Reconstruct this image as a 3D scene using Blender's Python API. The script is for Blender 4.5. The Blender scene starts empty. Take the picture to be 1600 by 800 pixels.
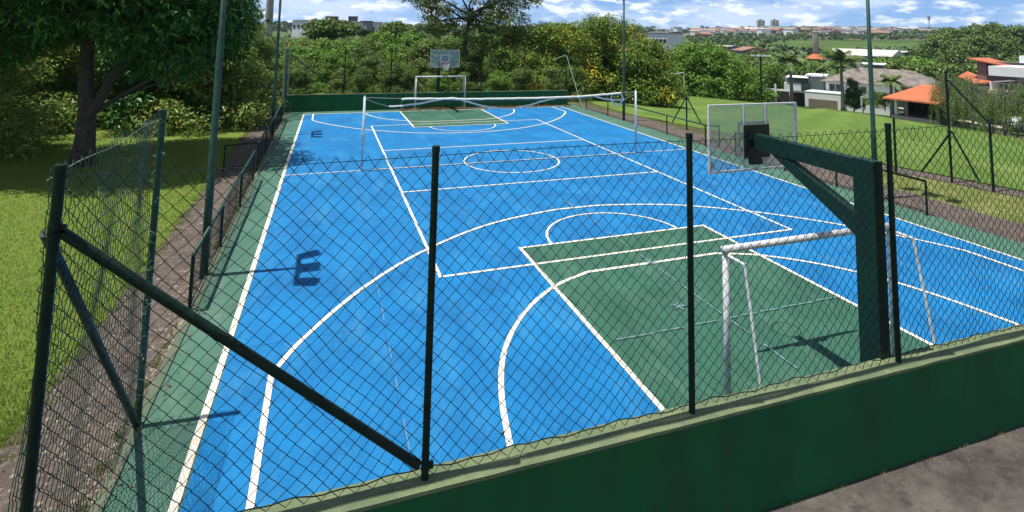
import bpy, math, random
import numpy as np
from mathutils import Vector, Matrix, noise as mnoise
random.seed(7); RNG=np.random.default_rng(7)
R=math.radians
scn=bpy.context.scene; col=scn.collection
# ---------------------------------------------------------------- camera
CF,CX,CY=853.243,823.085,-33.211
CP=Vector((-6.8683,-20.2639,4.8819))
CM=Matrix(((0.93944,-0.34221,0.01835),(0.05063,0.08562,-0.99504),(0.33894,0.93571,0.09776)))  # rows: right, down, forward
cd=bpy.data.cameras.new('camera'); cam=bpy.data.objects.new('camera',cd); col.objects.link(cam); scn.camera=cam
cd.sensor_fit='HORIZONTAL'; cd.sensor_width=36; cd.lens=CF/1600*36
cd.shift_x=(800-CX)/1600; cd.shift_y=(CY-400)/1600
cd.clip_start=0.1; cd.clip_end=20000
rt,dn,fw=Vector(CM[0]),Vector(CM[1]),Vector(CM[2])
m=Matrix((rt,-dn,-fw)).transposed().to_4x4(); m.translation=CP; cam.matrix_world=m
# ---------------------------------------------------------------- light
SUNEL=R(73.8); sd=Vector((-math.cos(SUNEL),0.095*math.cos(SUNEL),math.sin(SUNEL))).normalized()
w=bpy.data.worlds.new('World'); scn.world=w; w.use_nodes=True; nt=w.node_tree; N=nt.nodes; L=nt.links
for n in list(N): N.remove(n)
def nd(t,**k):
    n=N.new(t)
    for a,b in k.items(): setattr(n,a,b)
    return n
out=nd('ShaderNodeOutputWorld'); bg=nd('ShaderNodeBackground'); bg.inputs['Strength'].default_value=0.092
sky=nd('ShaderNodeTexSky',sky_type='NISHITA',sun_disc=False); sky.sun_elevation=SUNEL; sky.sun_rotation=math.atan2(sd.x,sd.y); sky.dust_density=0.6; sky.ozone_density=2.2; sky.air_density=1.2
tc=nd('ShaderNodeTexCoord'); sx=nd('ShaderNodeSeparateXYZ'); L.new(tc.outputs['Generated'],sx.inputs[0])
zl=nd('ShaderNodeMath',operation='MULTIPLY_ADD'); zl.inputs[1].default_value=0.85; zl.inputs[2].default_value=0.16; L.new(sx.outputs['Z'],zl.inputs[0])
cx=nd('ShaderNodeCombineXYZ'); L.new(sx.outputs['X'],cx.inputs[0]); L.new(sx.outputs['Y'],cx.inputs[1]); L.new(zl.outputs[0],cx.inputs[2])
nv=nd('ShaderNodeVectorMath',operation='NORMALIZE'); L.new(cx.outputs[0],nv.inputs[0]); L.new(nv.outputs[0],sky.inputs[0])
az=nd('ShaderNodeMath',operation='ARCTAN2'); L.new(sx.outputs['X'],az.inputs[0]); L.new(sx.outputs['Y'],az.inputs[1])
def cloud(sa,sz,off,lo,hi,detail=6,rough=.55):
    a=nd('ShaderNodeMath',operation='MULTIPLY'); a.inputs[1].default_value=sa; L.new(az.outputs[0],a.inputs[0])
    b=nd('ShaderNodeMath',operation='MULTIPLY'); b.inputs[1].default_value=sz; L.new(sx.outputs['Z'],b.inputs[0])
    c=nd('ShaderNodeCombineXYZ'); L.new(a.outputs[0],c.inputs[0]); L.new(b.outputs[0],c.inputs[1]); c.inputs[2].default_value=off
    t=nd('ShaderNodeTexNoise'); t.inputs['Scale'].default_value=1; t.inputs['Detail'].default_value=detail; t.inputs['Roughness'].default_value=rough; L.new(c.outputs[0],t.inputs['Vector'])
    r=nd('ShaderNodeMapRange',interpolation_type='SMOOTHSTEP'); r.inputs['From Min'].default_value=lo; r.inputs['From Max'].default_value=hi; L.new(t.outputs['Fac'],r.inputs['Value']); return r
c1=cloud(19,62,3.1,.46,.62); c2=cloud(5.5,24,9.3,.40,.64,4)
mx=nd('ShaderNodeMath',operation='MAXIMUM'); L.new(c1.outputs[0],mx.inputs[0])
c2s=nd('ShaderNodeMath',operation='MULTIPLY'); c2s.inputs[1].default_value=.55; L.new(c2.outputs[0],c2s.inputs[0]); L.new(c2s.outputs[0],mx.inputs[1])
cf=nd('ShaderNodeMath',operation='MULTIPLY'); cf.inputs[1].default_value=.9; L.new(mx.outputs[0],cf.inputs[0])
tint=nd('ShaderNodeMix',data_type='RGBA',blend_type='MULTIPLY'); tint.inputs['Factor'].default_value=1; tint.inputs['B'].default_value=(0.86,1.08,1.38,1); L.new(sky.outputs[0],tint.inputs['A'])
mix=nd('ShaderNodeMix',data_type='RGBA'); L.new(cf.outputs[0],mix.inputs['Factor']); L.new(tint.outputs['Result'],mix.inputs['A']); mix.inputs['B'].default_value=(9.4,9.9,10.6,1)
zr=nd('ShaderNodeMapRange'); zr.inputs['From Min'].default_value=0.0; zr.inputs['From Max'].default_value=.45; zr.inputs['To Min'].default_value=1.12; zr.inputs['To Max'].default_value=.55; L.new(sx.outputs['Z'],zr.inputs['Value'])
vm=nd('ShaderNodeVectorMath',operation='SCALE'); L.new(mix.outputs['Result'],vm.inputs[0]); L.new(zr.outputs[0],vm.inputs['Scale']); L.new(vm.outputs[0],bg.inputs['Color']); L.new(bg.outputs[0],out.inputs[0])
sl=bpy.data.lights.new('sun','SUN'); sl.energy=5.0; sl.angle=R(0.55); sl.color=(1,0.96,0.89)
so=bpy.data.objects.new('sun',sl); col.objects.link(so); so.rotation_euler=sd.to_track_quat('Z','Y').to_euler()
scn.view_settings.view_transform='Standard'; scn.view_settings.look='None'; scn.view_settings.exposure=0.32; scn.view_settings.gamma=1
scn.render.engine='CYCLES'
try: scn.cycles.max_bounces=6; scn.cycles.transparent_max_bounces=12; scn.cycles.transmission_bounces=5
except: pass
# ---------------------------------------------------------------- helpers
def tag(o,label=None,cat=None,group=None,kind=None):
    if label:o['label']=label
    if cat:o['category']=cat
    if group:o['group']=group
    if kind:o['kind']=kind
    return o
def empty(name,loc=(0,0,0),rz=0,**k):
    o=bpy.data.objects.new(name,None); o.empty_display_size=.2; col.objects.link(o); o.location=loc; o.rotation_euler=(0,0,rz); return tag(o,**k)
def wd(u,v,D): # world point seen at pixel (1600x800 photo) at depth D
    return CP+rt*((u-CX)/CF*D)+dn*((v-CY)/CF*D)+fw*D
class MB:
    def __init__(s): s.v=[]; s.f=[]
    def add(s,vs,fs):
        o=len(s.v); s.v+=[tuple(x) for x in vs]; s.f+=[tuple(i+o for i in f) for f in fs]; return s
    def box(s,x0,x1,y0,y1,z0,z1,M=None):
        vs=[Vector((x,y,z)) for z in (z0,z1) for y in (y0,y1) for x in (x0,x1)]
        if M is not None: vs=[M@q for q in vs]
        return s.add(vs,[(0,2,3,1),(4,5,7,6),(0,1,5,4),(2,6,7,3),(0,4,6,2),(1,3,7,5)])
    def tube(s,pts,r,n=8,cap=True):
        pts=[Vector(p) for p in pts]; rs=r if isinstance(r,(list,tuple)) else [r]*len(pts); o=len(s.v); up=None
        for i,p in enumerate(pts):
            a=pts[max(i-1,0)]; b=pts[min(i+1,len(pts)-1)]; t=(b-a).normalized()
            if up is None: up=Vector((0,0,1)) if abs(t.z)<.9 else Vector((0,1,0))
            x=t.cross(up).normalized(); y=x.cross(t).normalized(); up=y
            for k in range(n):
                an=2*math.pi*k/n; s.v.append(tuple(p+(x*math.cos(an)+y*math.sin(an))*rs[i]))
        for i in range(len(pts)-1):
            for k in range(n):
                a=o+i*n+k; b=o+i*n+(k+1)%n; s.f.append((a,b,b+n,a+n))
        if cap: s.f.append(tuple(o+k for k in range(n))[::-1]); s.f.append(tuple(o+(len(pts)-1)*n+k for k in range(n)))
        return s
    def build(s,name,mat,parent=None,smooth=False,bevel=0,**k):
        me=bpy.data.meshes.new(name); me.from_pydata(s.v,[],s.f); me.update(); 
        o=bpy.data.objects.new(name,me); col.objects.link(o)
        if mat: me.materials.append(mat)
        if smooth: me.shade_smooth()
        if bevel:
            b=o.modifiers.new('bevel','BEVEL'); b.width=bevel; b.segments=2; b.limit_method='ANGLE'
        if parent: o.parent=parent
        return tag(o,**k)
def npmesh(name,V,F,mat,parent=None,smooth=False,**k):
    me=bpy.data.meshes.new(name); V=np.asarray(V,np.float32); F=np.asarray(F,np.int32); nv,nf,kk=len(V),len(F),F.shape[1]
    me.vertices.add(nv); me.vertices.foreach_set('co',V.ravel()); me.loops.add(nf*kk); me.loops.foreach_set('vertex_index',F.ravel())
    me.polygons.add(nf); me.polygons.foreach_set('loop_start',np.arange(0,nf*kk,kk,dtype=np.int32)); me.update(calc_edges=True)
    if mat: me.materials.append(mat)
    if smooth: me.shade_smooth()
    o=bpy.data.objects.new(name,me); col.objects.link(o)
    if parent: o.parent=parent
    return tag(o,**k)
def copy_tree(o,parent=None):
    c=o.copy(); col.objects.link(c); c.parent=parent
    for ch in list(o.children): copy_tree(ch,c)
    return c
# ---------------------------------------------------------------- materials
def s2l(h):
    h=h.lstrip('#'); return tuple(((int(h[i:i+2],16)/255)/12.92 if int(h[i:i+2],16)/255<=.04045 else ((int(h[i:i+2],16)/255+.055)/1.055)**2.4) for i in (0,2,4))+(1,)
def c4(c): return s2l(c) if isinstance(c,str) else tuple(c)+((1,) if len(c)==3 else ())
class NT:
    def __init__(s,name):
        s.m=bpy.data.materials.new(name); s.m.use_nodes=True; s.t=s.m.node_tree; s.n=s.t.nodes; s.l=s.t.links; s.b=s.n['Principled BSDF']; s.pos=None
    def N(s,t,**k):
        n=s.n.new(t)
        for a,b in k.items(): setattr(n,a,b)
        return n
    def P(s):
        if s.pos is None: s.pos=s.N('ShaderNodeNewGeometry')
        return s.pos
    def noise(s,scale,detail=5,rough=.6,stretch=None,src=None):
        t=s.N('ShaderNodeTexNoise'); t.inputs['Scale'].default_value=scale; t.inputs['Detail'].default_value=detail; t.inputs['Roughness'].default_value=rough
        v=src or s.P().outputs['Position']
        if stretch:
            q=s.N('ShaderNodeVectorMath',operation='MULTIPLY'); q.inputs[1].default_value=stretch; s.l.new(v,q.inputs[0]); v=q.outputs[0]
        s.l.new(v,t.inputs['Vector']); return t.outputs['Fac']
    def rng(s,f,lo,hi,a=0,b=1):
        r=s.N('ShaderNodeMapRange'); r.inputs['From Min'].default_value=lo; r.inputs['From Max'].default_value=hi; r.inputs['To Min'].default_value=a; r.inputs['To Max'].default_value=b; s.l.new(f,r.inputs['Value']); return r.outputs[0]
    def mix(s,f,A,Bc,mode='MIX'):
        q=s.N('ShaderNodeMix',data_type='RGBA',blend_type=mode)
        for k,v in (('Factor',f),('A',A),('B',Bc)):
            if hasattr(v,'is_linked'): s.l.new(v,q.inputs[k])
            elif k=='Factor': q.inputs[k].default_value=v
            else: q.inputs[k].default_value=c4(v)
        return q.outputs['Result']
    def col(s,c):
        if hasattr(c,'is_linked'): s.l.new(c,s.b.inputs['Base Color'])
        else: s.b.inputs['Base Color'].default_value=c4(c)
    def bump(s,f,st=.3,d=.01):
        b=s.N('ShaderNodeBump'); b.inputs['Strength'].default_value=st; b.inputs['Distance'].default_value=d; s.l.new(f,b.inputs['Height']); s.l.new(b.outputs[0],s.b.inputs['Normal'])
    def rough(s,v): s.b.inputs['Roughness'].default_value=v; return s
def simple(name,c,rough=.6,var=.25,scale=3,metal=0,bump=0,c2=None,spec=.5):
    t=NT(name); a=c4(c); d=c4(c2) if c2 else tuple(x*(1-var) for x in a[:3])+(1,)
    f=t.noise(scale,6,.65); t.col(t.mix(t.rng(f,.35,.65),a,d)); t.rough(rough); t.b.inputs['Metallic'].default_value=metal; t.b.inputs['Specular IOR Level'].default_value=spec
    if bump: t.bump(t.noise(scale*14,3),bump,.01)
    return t.m
def mat_paint(name,c,cd_,worn,wf=.10,grain=60):
    t=NT(name); a=t.mix(t.rng(t.noise(.75,8,.68),.38,.62),c,tuple(x*.93 for x in cd_))
    a=t.mix(t.rng(t.noise(1.7,7,.7,stretch=(1,.35,1)),.5,.72,0,.55),a,worn)      # scuffed streaks along the court
    a=t.mix(t.rng(t.noise(7,7,.8),.57,.72,0,.65),a,worn)
    a=t.mix(t.rng(t.noise(90,2,.5),.3,.7,0,.16),a,(0.01,.03,.04))
    t.col(a); t.rough(.78); t.b.inputs['Specular IOR Level'].default_value=.3; t.bump(t.noise(grain,3),.25,.004); return t.m
M={}
M['blue']=mat_paint('court blue paint',(0.002,0.172,0.420),(0.001,0.132,0.345),(0.045,0.245,0.45))
M['green']=mat_paint('court green paint',(0.036,0.122,0.080),(0.024,0.096,0.060),(0.085,0.185,0.125))
t=NT('court line paint'); a=t.mix(t.rng(t.noise(5,6,.7),.4,.7),(0.74,.70,.60),(0.62,.55,.40)); a=t.mix(t.rng(t.noise(30,5,.85),.56,.70,0,.75),a,(0.12,.22,.34)); t.col(a); t.rough(.7); M['line']=t.m
M['greenf']=mat_paint('faded green paint',(0.066,.160,.112),(0.048,.130,.088),(0.13,.20,.15))
M['faint']=simple('faded chalk line',(0.20,.33,.34),.8,.45,9)
M['joint']=simple('slab joint',(0.012,0.11,0.34),.9,.3,9)
def wallmat(name,c,c2,stain):
    t=NT(name); a=t.mix(t.rng(t.noise(1.1,6,.6),.35,.7),c,c2); a=t.mix(t.rng(t.noise(1.6,6,.7,stretch=(2.2,2.2,.35)),.48,.74,0,.85),a,stain); t.col(a); t.rough(.85); t.b.inputs['Specular IOR Level'].default_value=.25; t.bump(t.noise(70,4,.7),.5,.006); return t.m
M['wall']=wallmat('green wall paint',(0.012,.115,.042),(0.008,.088,.031),(0.022,.055,.026))
t=NT('worn wall coping'); a=t.mix(t.rng(t.noise(1.6,6,.7,stretch=(1,3,3)),.4,.6),(0.165,.20,.095),(0.10,.14,.07)); a=t.mix(t.rng(t.noise(8,6,.8),.55,.66,0,.85),a,(0.10,.11,.075)); a=t.mix(t.rng(t.noise(28,5,.8),.6,.7,0,.7),a,(.32,.33,.21)); t.col(a); t.rough(.9); t.bump(t.noise(40,5,.8),.8,.01); M['coping']=t.m
M['gpost']=simple('dark green post paint',(0.005,.022,.015),.5,.5,6,0,.1,spec=.2)
t=NT('chipped green post paint'); a=t.mix(t.rng(t.noise(6,6,.65),.35,.65),(0.005,.022,.015),(0.003,.012,.009)); a=t.mix(t.rng(t.noise(26,5,.8),.66,.69,0,.9),a,(0.09,.045,.025)); a=t.mix(t.rng(t.noise(70,3,.7,stretch=(1,1,.2)),.70,.74,0,.6),a,(.16,.19,.17)); t.col(a); t.rough(.5); t.b.inputs['Specular IOR Level'].default_value=.2; t.bump(t.noise(60,4),.2,.004); M['gpost']=t.m
M['gpost2']=simple('weathered green post paint',(0.014,.062,.040),.5,.55,5,0,.12,c2=(0.008,.034,.022),spec=.35)
M['palepost']=simple('pale green post paint',(0.22,.36,.22),.6,.4,5)  # lighter green for some posts, braces and loose wires
M['wire']=simple('green coated wire',(0.004,.018,.014),.5,.4,9,spec=.35)
M['wire_lit']=simple('sunlit green wire',(0.035,.085,.06),.45,.4,9,spec=.5)  # lighter copy of the coated wire, sunlit look put into the colour
M['steelg']=simple('hoop frame green paint',(0.003,.030,.021),.5,.35,4,0,.1,spec=.3)
M['black']=simple('black steel plate',(0.006,.007,.007),.5,.4,6)
M['white']=simple('white enamel paint',(0.72,.74,.74),.45,.3,9,c2=(.50,.50,.48))
M['galv']=simple('galvanised tube',(0.66,.66,.65),.45,.35,7,.1)
M['volley']=simple('pale blue post paint',(0.55,.66,.70),.45,.3,6)
M['tape']=simple('white net tape',(0.80,.77,.70),.8,.25,9)
M['rope']=simple('cord',(0.5,.5,.46),.8,.3,9)
M['red']=simple('red hoop paint',(0.42,.03,.035),.45,.3,9)
t=NT('hazy acrylic'); 
for n in [t.b]: t.n.remove(n)
o_=t.n['Material Output']; tr=t.N('ShaderNodeBsdfTransparent'); tr.inputs[0].default_value=(.94,.975,.965,1); df=t.N('ShaderNodeBsdfPrincipled'); df.inputs['Base Color'].default_value=(.55,.62,.61,1); df.inputs['Roughness'].default_value=.25
ms=t.N('ShaderNodeMixShader'); f=t.rng(t.noise(2.2,5,.7),.3,.75,.16,.36); t.l.new(f,ms.inputs[0]); t.l.new(tr.outputs[0],ms.inputs[1]); t.l.new(df.outputs[0],ms.inputs[2]); t.l.new(ms.outputs[0],o_.inputs[0]); M['acryl']=t.m
t=NT('stained concrete'); a=t.mix(t.rng(t.noise(.9,8,.72,stretch=(1,1.6,1)),.38,.62),(0.108,.094,.080),(0.034,.028,.024)); a=t.mix(t.rng(t.noise(3.4,8,.8),.50,.66,0,.85),a,(0.022,.016,.013)); a=t.mix(t.rng(t.noise(14,6,.8),.60,.72,0,.7),a,(.22,.20,.17)); t.col(a); t.rough(.92); t.bump(t.noise(26,7,.8),.7,.012); M['concrete']=t.m
t=NT('dirty kerb'); a=t.mix(t.rng(t.noise(1.5,7,.7),.4,.6),(0.06,.12,.075),(0.12,.15,.09)); a=t.mix(t.rng(t.noise(5,7,.8),.47,.6,0,.9),a,(.13,.105,.08)); t.col(a); t.rough(.95); t.bump(t.noise(30,6,.8),.9,.02); M['kerb']=t.m
t=NT('dirt path'); a=t.mix(t.rng(t.noise(1.3,8,.7),.35,.65),(0.105,.080,.062),(0.048,.036,.028)); a=t.mix(t.rng(t.noise(9,7,.8),.50,.66,0,.9),a,(0.19,.15,.12)); a=t.mix(t.rng(t.noise(60,4,.8),.58,.68,0,.8),a,(.28,.24,.19)); a=t.mix(t.rng(t.noise(5,7,.8),.56,.7,0,.6),a,(0.05,.038,.03)); t.col(a); t.rough(.95); t.bump(t.noise(22,7,.8),.8,.02); M['dirt']=t.m
def grassmat(name,c1_,c2_,dry,amt,extra=None):
    t=NT(name); a=t.mix(t.rng(t.noise(.5,7,.7),.35,.65),c1_,c2_); a=t.mix(t.rng(t.noise(1.9,7,.75,stretch=(1,.6,1)),.5,.72,0,amt),a,dry); a=t.mix(t.rng(t.noise(38,4,.7),.35,.7,0,.55),a,tuple(x*.45 for x in c1_)); 
    if extra: a=extra(t,a)
    t.col(a); t.rough(.95); t.b.inputs['Specular IOR Level'].default_value=.1; t.bump(t.noise(45,4,.8),.9,.03); return t.m
def fieldx(t,a):
    wv=t.N('ShaderNodeTexWave'); wv.inputs['Scale'].default_value=.085; wv.inputs['Distortion'].default_value=2.2; wv.inputs['Detail'].default_value=3; q=t.N('ShaderNodeVectorRotate',rotation_type='Z_AXIS'); q.inputs['Angle'].default_value=.9; t.l.new(t.P().outputs['Position'],q.inputs[0]); t.l.new(q.outputs[0],wv.inputs['Vector'])
    a=t.mix(t.rng(wv.outputs['Fac'],.3,.7,0,.35),a,(0.17,.26,.06)); a=t.mix(t.rng(t.noise(.11,5,.7,stretch=(1,.5,1)),.45,.62,0,.6),a,(0.075,.145,.022)); return t.mix(t.rng(t.noise(.3,6,.75,stretch=(1,.5,1)),.55,.7,0,.55),a,(.26,.28,.10))
M['lawn']=grassmat('lawn grass',(0.135,.205,.032),(0.17,.24,.042),(0.26,.25,.09),.75)
M['dry']=grassmat('dry grass',(0.21,.235,.07),(0.14,.19,.045),(0.50,.44,.23),.9)
M['field']=grassmat('field grass',(0.095,.175,.030),(0.135,.215,.042),(0.23,.26,.085),.9,fieldx)
def leafmat(name,c1_,c2_,hi,trans=.35,tk=.6,clump=.8,rough=.45,flower=None,ff=0):
    t=NT(name); g=t.P(); ri=g.outputs['Random Per Island']
    a=t.mix(t.rng(t.noise(clump,3,.6),.35,.65),c1_,c2_); a=t.mix(t.rng(ri,.45,1,0,.8),a,hi)
    oi=t.N('ShaderNodeObjectInfo'); a=t.mix(t.rng(oi.outputs['Random'],0,1,0,.35),a,(c1_[0]*1.35,c1_[1]*1.2,c1_[2]*.9))
    if flower:
        m1=t.rng(t.noise(.38,5,.75),.53,.62); m2=t.rng(ri,1-ff,1-ff+.02); mm=t.N('ShaderNodeMath',operation='MULTIPLY'); t.l.new(m1,mm.inputs[0]); t.l.new(m2,mm.inputs[1]); a=t.mix(mm.outputs[0],a,flower)
    t.col(a); t.rough(rough); t.b.inputs['Specular IOR Level'].default_value=.16
    tl=t.N('ShaderNodeBsdfTranslucent'); t.l.new(a,tl.inputs[0]); ms=t.N('ShaderNodeMixShader'); ms.inputs[0].default_value=trans*tk
    t.l.new(t.b.outputs[0],ms.inputs[1]); t.l.new(tl.outputs[0],ms.inputs[2]); t.l.new(ms.outputs[0],t.n['Material Output'].inputs[0]); return t.m
M['mango']=leafmat('mango leaves',(0.024,.090,.020),(0.040,.125,.025)  ,(0.10,.25,.04),.3,rough=.38)
M['light']=leafmat('pale shrub leaves',(0.14,.215,.035),(0.19,.27,.045),(0.42,.46,.17),.45,rough=.35)  # last tone brightened per leaf to imitate sunlit highlights
M['forest']=leafmat('forest leaves',(0.075,.13,.030),(0.105,.17,.034),(0.17,.24,.055),.35,.35)
M['forest2']=leafmat('olive leaves',(0.095,.155,.036),(0.13,.19,.042),(0.20,.26,.07),.35,.35)
M['bright']=leafmat('bright green leaves',(0.085,.185,.022),(0.12,.23,.026),(0.19,.31,.045),.35,.35)
M['yellow']=leafmat('flowering tree leaves',(0.085,.155,.022),(0.115,.19,.026),(0.20,.28,.045),.35,.45,flower=(.72,.52,.05),ff=.6)
M['sparse']=leafmat('feathery leaves',(0.10,.155,.035),(0.14,.20,.045),(0.24,.31,.08),.55)
M['palm']=leafmat('palm fronds',(0.07,.13,.03),(0.10,.16,.04),(0.24,.28,.13),.3)
M['willow']=leafmat('weeping leaves',(0.12,.18,.055),(0.15,.22,.065),(0.25,.32,.12),.3)
M['farleaf']=leafmat('far woodland leaves',(0.050,.095,.030),(0.075,.13,.036),(0.11,.17,.05),.2,.03)
M['bark']=simple('bark',(0.075,.062,.05),.95,.5,7,0,.9,c2=(.03,.026,.022))
M['palmbark']=simple('palm trunk',(0.20,.19,.165),.9,.3,7)
M['debris']=leafmat('fallen leaves',(0.10,.045,.028),(0.16,.08,.045),(0.24,.15,.08),.1)
M['hwhite']=simple('white house render',(0.74,.75,.76),.8,.12,.6)
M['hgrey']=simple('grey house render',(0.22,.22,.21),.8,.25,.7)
M['hdark']=simple('dark boundary wall',(0.045,.035,.035),.9,.3,.5)
M['hbeige']=simple('beige panel',(0.20,.165,.12),.85,.2,.6)
M['hpink']=simple('mauve render',(0.19,.14,.15),.9,.3,1.2)
M['slatey']=simple('grey brick',(0.12,.115,.11),.9,.3,1)
t=NT('clay roof tiles'); wv=t.N('ShaderNodeTexWave'); wv.inputs['Scale'].default_value=1.6; wv.inputs['Distortion'].default_value=.6; t.l.new(t.P().outputs['Position'],wv.inputs['Vector']); a=t.mix(t.rng(t.noise(1.2,6,.7),.35,.68),(0.50,.15,.06),(0.40,.115,.05)); a=t.mix(t.rng(wv.outputs['Fac'],0,.4,.35,0),a,(0.28,.07,.03)); t.col(a); t.rough(.85); M['clay']=t.m
M['oldtile']=simple('aged roof tiles',(0.25,.215,.185),.95,.4,.9,0,.5,c2=(.11,.095,.085))
M['terra']=simple('weathered terracotta',(0.33,.17,.125),.9,.3,.3)
M['sheet']=simple('pale metal sheet',(0.58,.56,.52),.6,.25,.2)
M['glass']=simple('window glass',(0.05,.075,.085),.12,.3,.5)
M['dglass_shade']=simple('dark interior',(0.012,.012,.013),.6,.3,.5)  # dark window panes, and the shade painted inside the pavilion
M['towerc']=simple('tower concrete',(0.40,.36,.31),.9,.35,.25,c2=(.25,.22,.19))
M['tealroof']=simple('teal shed roof',(0.03,.22,.17),.7,.2,.2)
M['lampw']=simple('lamp housing',(0.62,.63,.62),.5,.2,3)
M['sand']=simple('pale paving',(0.52,.46,.34),.9,.3,1)
M['rubber']=simple('rubber',(0.02,.02,.02),.8,.2,5)
# ---------------------------------------------------------------- terrain
def E_(x,y): return .97*(x-14)+.245*y
def hgt(x,y):
    x=np.asarray(x,float); y=np.asarray(y,float)
    e=np.clip(E_(x,y),0,80); n=np.clip(y-24,0,90); base=-.05-np.maximum(.1*e,.07*n)
    dx=x-CP.x; dy=y-CP.y; r=np.hypot(dx,dy); a=np.arctan2(dx,dy)
    hr=np.interp(a,[-.6,0,.25,.55,.8,1.1,1.4],[2,2,6,16,22,27,26])          # ridge height by bearing
    far=np.interp(r,[0,110,180,330,620],[-8,-8,-17,-11,-1.0])
    s=np.clip((r-620)/930,0,1); s=s**.72; far=np.where(r>620,-1.0+(hr+1.0)*s,far); far=far-np.clip(r-1900,0,9e9)*.05
    far=far+np.where(r>700,4*np.sin(x*.006+1)*np.sin(y*.008),0)
    k=np.clip((r-100)/60,0,1); k=k*k*(3-2*k)
    return base*(1-k)+far*k
rr=np.concatenate([[0.0],np.geomspace(1.5,2600,190)]); aa=np.radians(np.arange(0,360,1.0))
RR,AA=np.meshgrid(rr,aa,indexing='ij'); X=CP.x+RR*np.sin(AA); Y=CP.y+RR*np.cos(AA); Z=hgt(X,Y)
V=np.stack([X,Y,Z],-1).reshape(-1,3); na=len(aa); idx=np.arange(len(rr)*na).reshape(len(rr),na)
F=np.stack([idx[:-1],np.roll(idx,-1,1)[:-1],np.roll(idx,-1,1)[1:],idx[1:]],-1).reshape(-1,4)[:, ::-1]
def farcol(t,a):
    P=t.P().outputs['Position']; d=t.N('ShaderNodeVectorMath',operation='DISTANCE'); d.inputs[1].default_value=CP; t.l.new(P,d.inputs[0]); D=d.outputs['Value']
    b=t.mix(t.rng(t.noise(.012,6,.7),.4,.6),(0.032,.065,.016),(0.055,.10,.022)); a=t.mix(t.rng(D,60,100),a,b)
    cane=t.mix(t.rng(t.noise(.05,7,.75,stretch=(1,.3,1)),.38,.62),(0.10,.155,.030),(0.045,.085,.018)); f=t.rng(D,300,330); f2=t.rng(D,640,680,1,0)
    q=t.N('ShaderNodeMath',operation='MULTIPLY'); t.l.new(f,q.inputs[0]); t.l.new(f2,q.inputs[1]); a=t.mix(q.outputs[0],a,cane); u_=t.mix(t.rng(t.noise(.02,5,.7),.45,.55),(0.07,.10,.035),(0.20,.16,.12)); a=t.mix(t.rng(D,680,760),a,u_); return a
M['terrain']=grassmat('grassy ground',(0.135,.205,.032),(0.17,.24,.042),(0.25,.25,.085),.6,farcol)
npmesh('ground',V,F,M['terrain'],smooth=True,kind='structure')
def sheet(name,mat,poly,z=None,dz=.006,kind='structure',step=None):
    """flat polygon sheet, or draped grid when z is None (poly = 4 corners in order)"""
    if z is not None:
        mb=MB(); mb.add([(x,y,z) for x,y in poly],[tuple(range(len(poly)))]); return mb.build(name,mat,kind=kind)
    A,B_,C_,D_=[np.array(p,float) for p in poly]; n=step or 60
    u=np.linspace(0,1,n)[:,None,None]; v=np.linspace(0,1,n)[None,:,None]; P=(A*(1-u)+B_*u)*(1-v)+(D_*(1-u)+C_*u)*v
    x,y=P[...,0],P[...,1]; zz=hgt(x,y)+dz; V=np.stack([x,y,zz],-1).reshape(-1,3); idx=np.arange(n*n).reshape(n,n)
    F=np.stack([idx[:-1,:-1],idx[1:,:-1],idx[1:,1:],idx[:-1,1:]],-1).reshape(-1,4); return npmesh(name,V,F,mat,kind=kind)
def wavy(x0,y0,y1,amp,n=80,sc=1.3,seed=0): return [(x0+amp*mnoise.noise(Vector((y*sc,seed,0)))+amp*.5*mnoise.noise(Vector((y*sc*4,seed,3))),y) for y in np.linspace(y0,y1,n)]
def band(name,mat,L1,L2,z):
    mb=MB(); n=len(L1); mb.add([(x,y,z) for x,y in L1]+[(x,y,z) for x,y in L2],[(i,i+1,n+i+1,n+i) for i in range(n-1)][::1]); o=mb.build(name,mat,kind='structure'); 
    for p in o.data.polygons:
        if p.normal.z<0: p.flip()
    return o
band('dirt_path',M['dirt'],wavy(-10.15,-19.5,17,.16,seed=1),wavy(-8.72,-19.5,17,.02,seed=2),-.036)
band('paved_path',M['dirt'],wavy(9.2,-16,16,.02,seed=4),wavy(11.05,-16,16,.2,seed=5),-.034)
band('dry_verge',M['dry'],wavy(10.9,-16,30,.15,seed=6),[(x-(y+5)*.18,y) for x,y in wavy(13.3,-16,30,.2,seed=7)],-.040)
band('outer_path',M['dirt'],[(x-(y+5)*.22,y) for x,y in wavy(13.2,-16,13,.15,seed=8)],[(x-(y+5)*.24,y) for x,y in wavy(14.1,-16,13,.12,seed=9)],-.030)
# field: pixel outline of the far edge taken to the slope it lies on
def slope_hit(u,v):
    d=rt*((u-CX)/CF)+dn*((v-CY)/CF)+fw
    den=d.z+.1*(.97*d.x+.245*d.y); t_=-(CP.z+.05+.1*(.97*(CP.x-14)+.245*CP.y))/den; return CP+d*t_
fe=[slope_hit(*q) for q in [(960,153),(1040,152),(1120,151),(1180,153),(1240,157),(1290,168),(1350,177),(1430,191),(1500,203),(1560,214),(1620,228),(1700,250)]]
near=[(14.2-(y+5)*.235,y) for y in np.linspace(24,-24,len(fe))]
vs=[];n=40
for i in range(len(fe)):
    a=np.array([near[i][0],near[i][1]]); b=np.array([fe[i].x,fe[i].y])
    for j in range(n): q=a+(b-a)*j/(n-1); vs.append((q[0],q[1],float(hgt(q[0],q[1]))+.035))
idx=np.arange(len(vs)).reshape(len(fe),n); F=np.stack([idx[:-1,:-1],idx[1:,:-1],idx[1:,1:],idx[:-1,1:]],-1).reshape(-1,4)
npmesh('sports_field',vs,F,M['field'],kind='structure')
sheet('terrace',M['concrete'],[(-8.6,-26),(16,-26),(16,-15.55),(-8.6,-15.25)],z=-.03)
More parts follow.
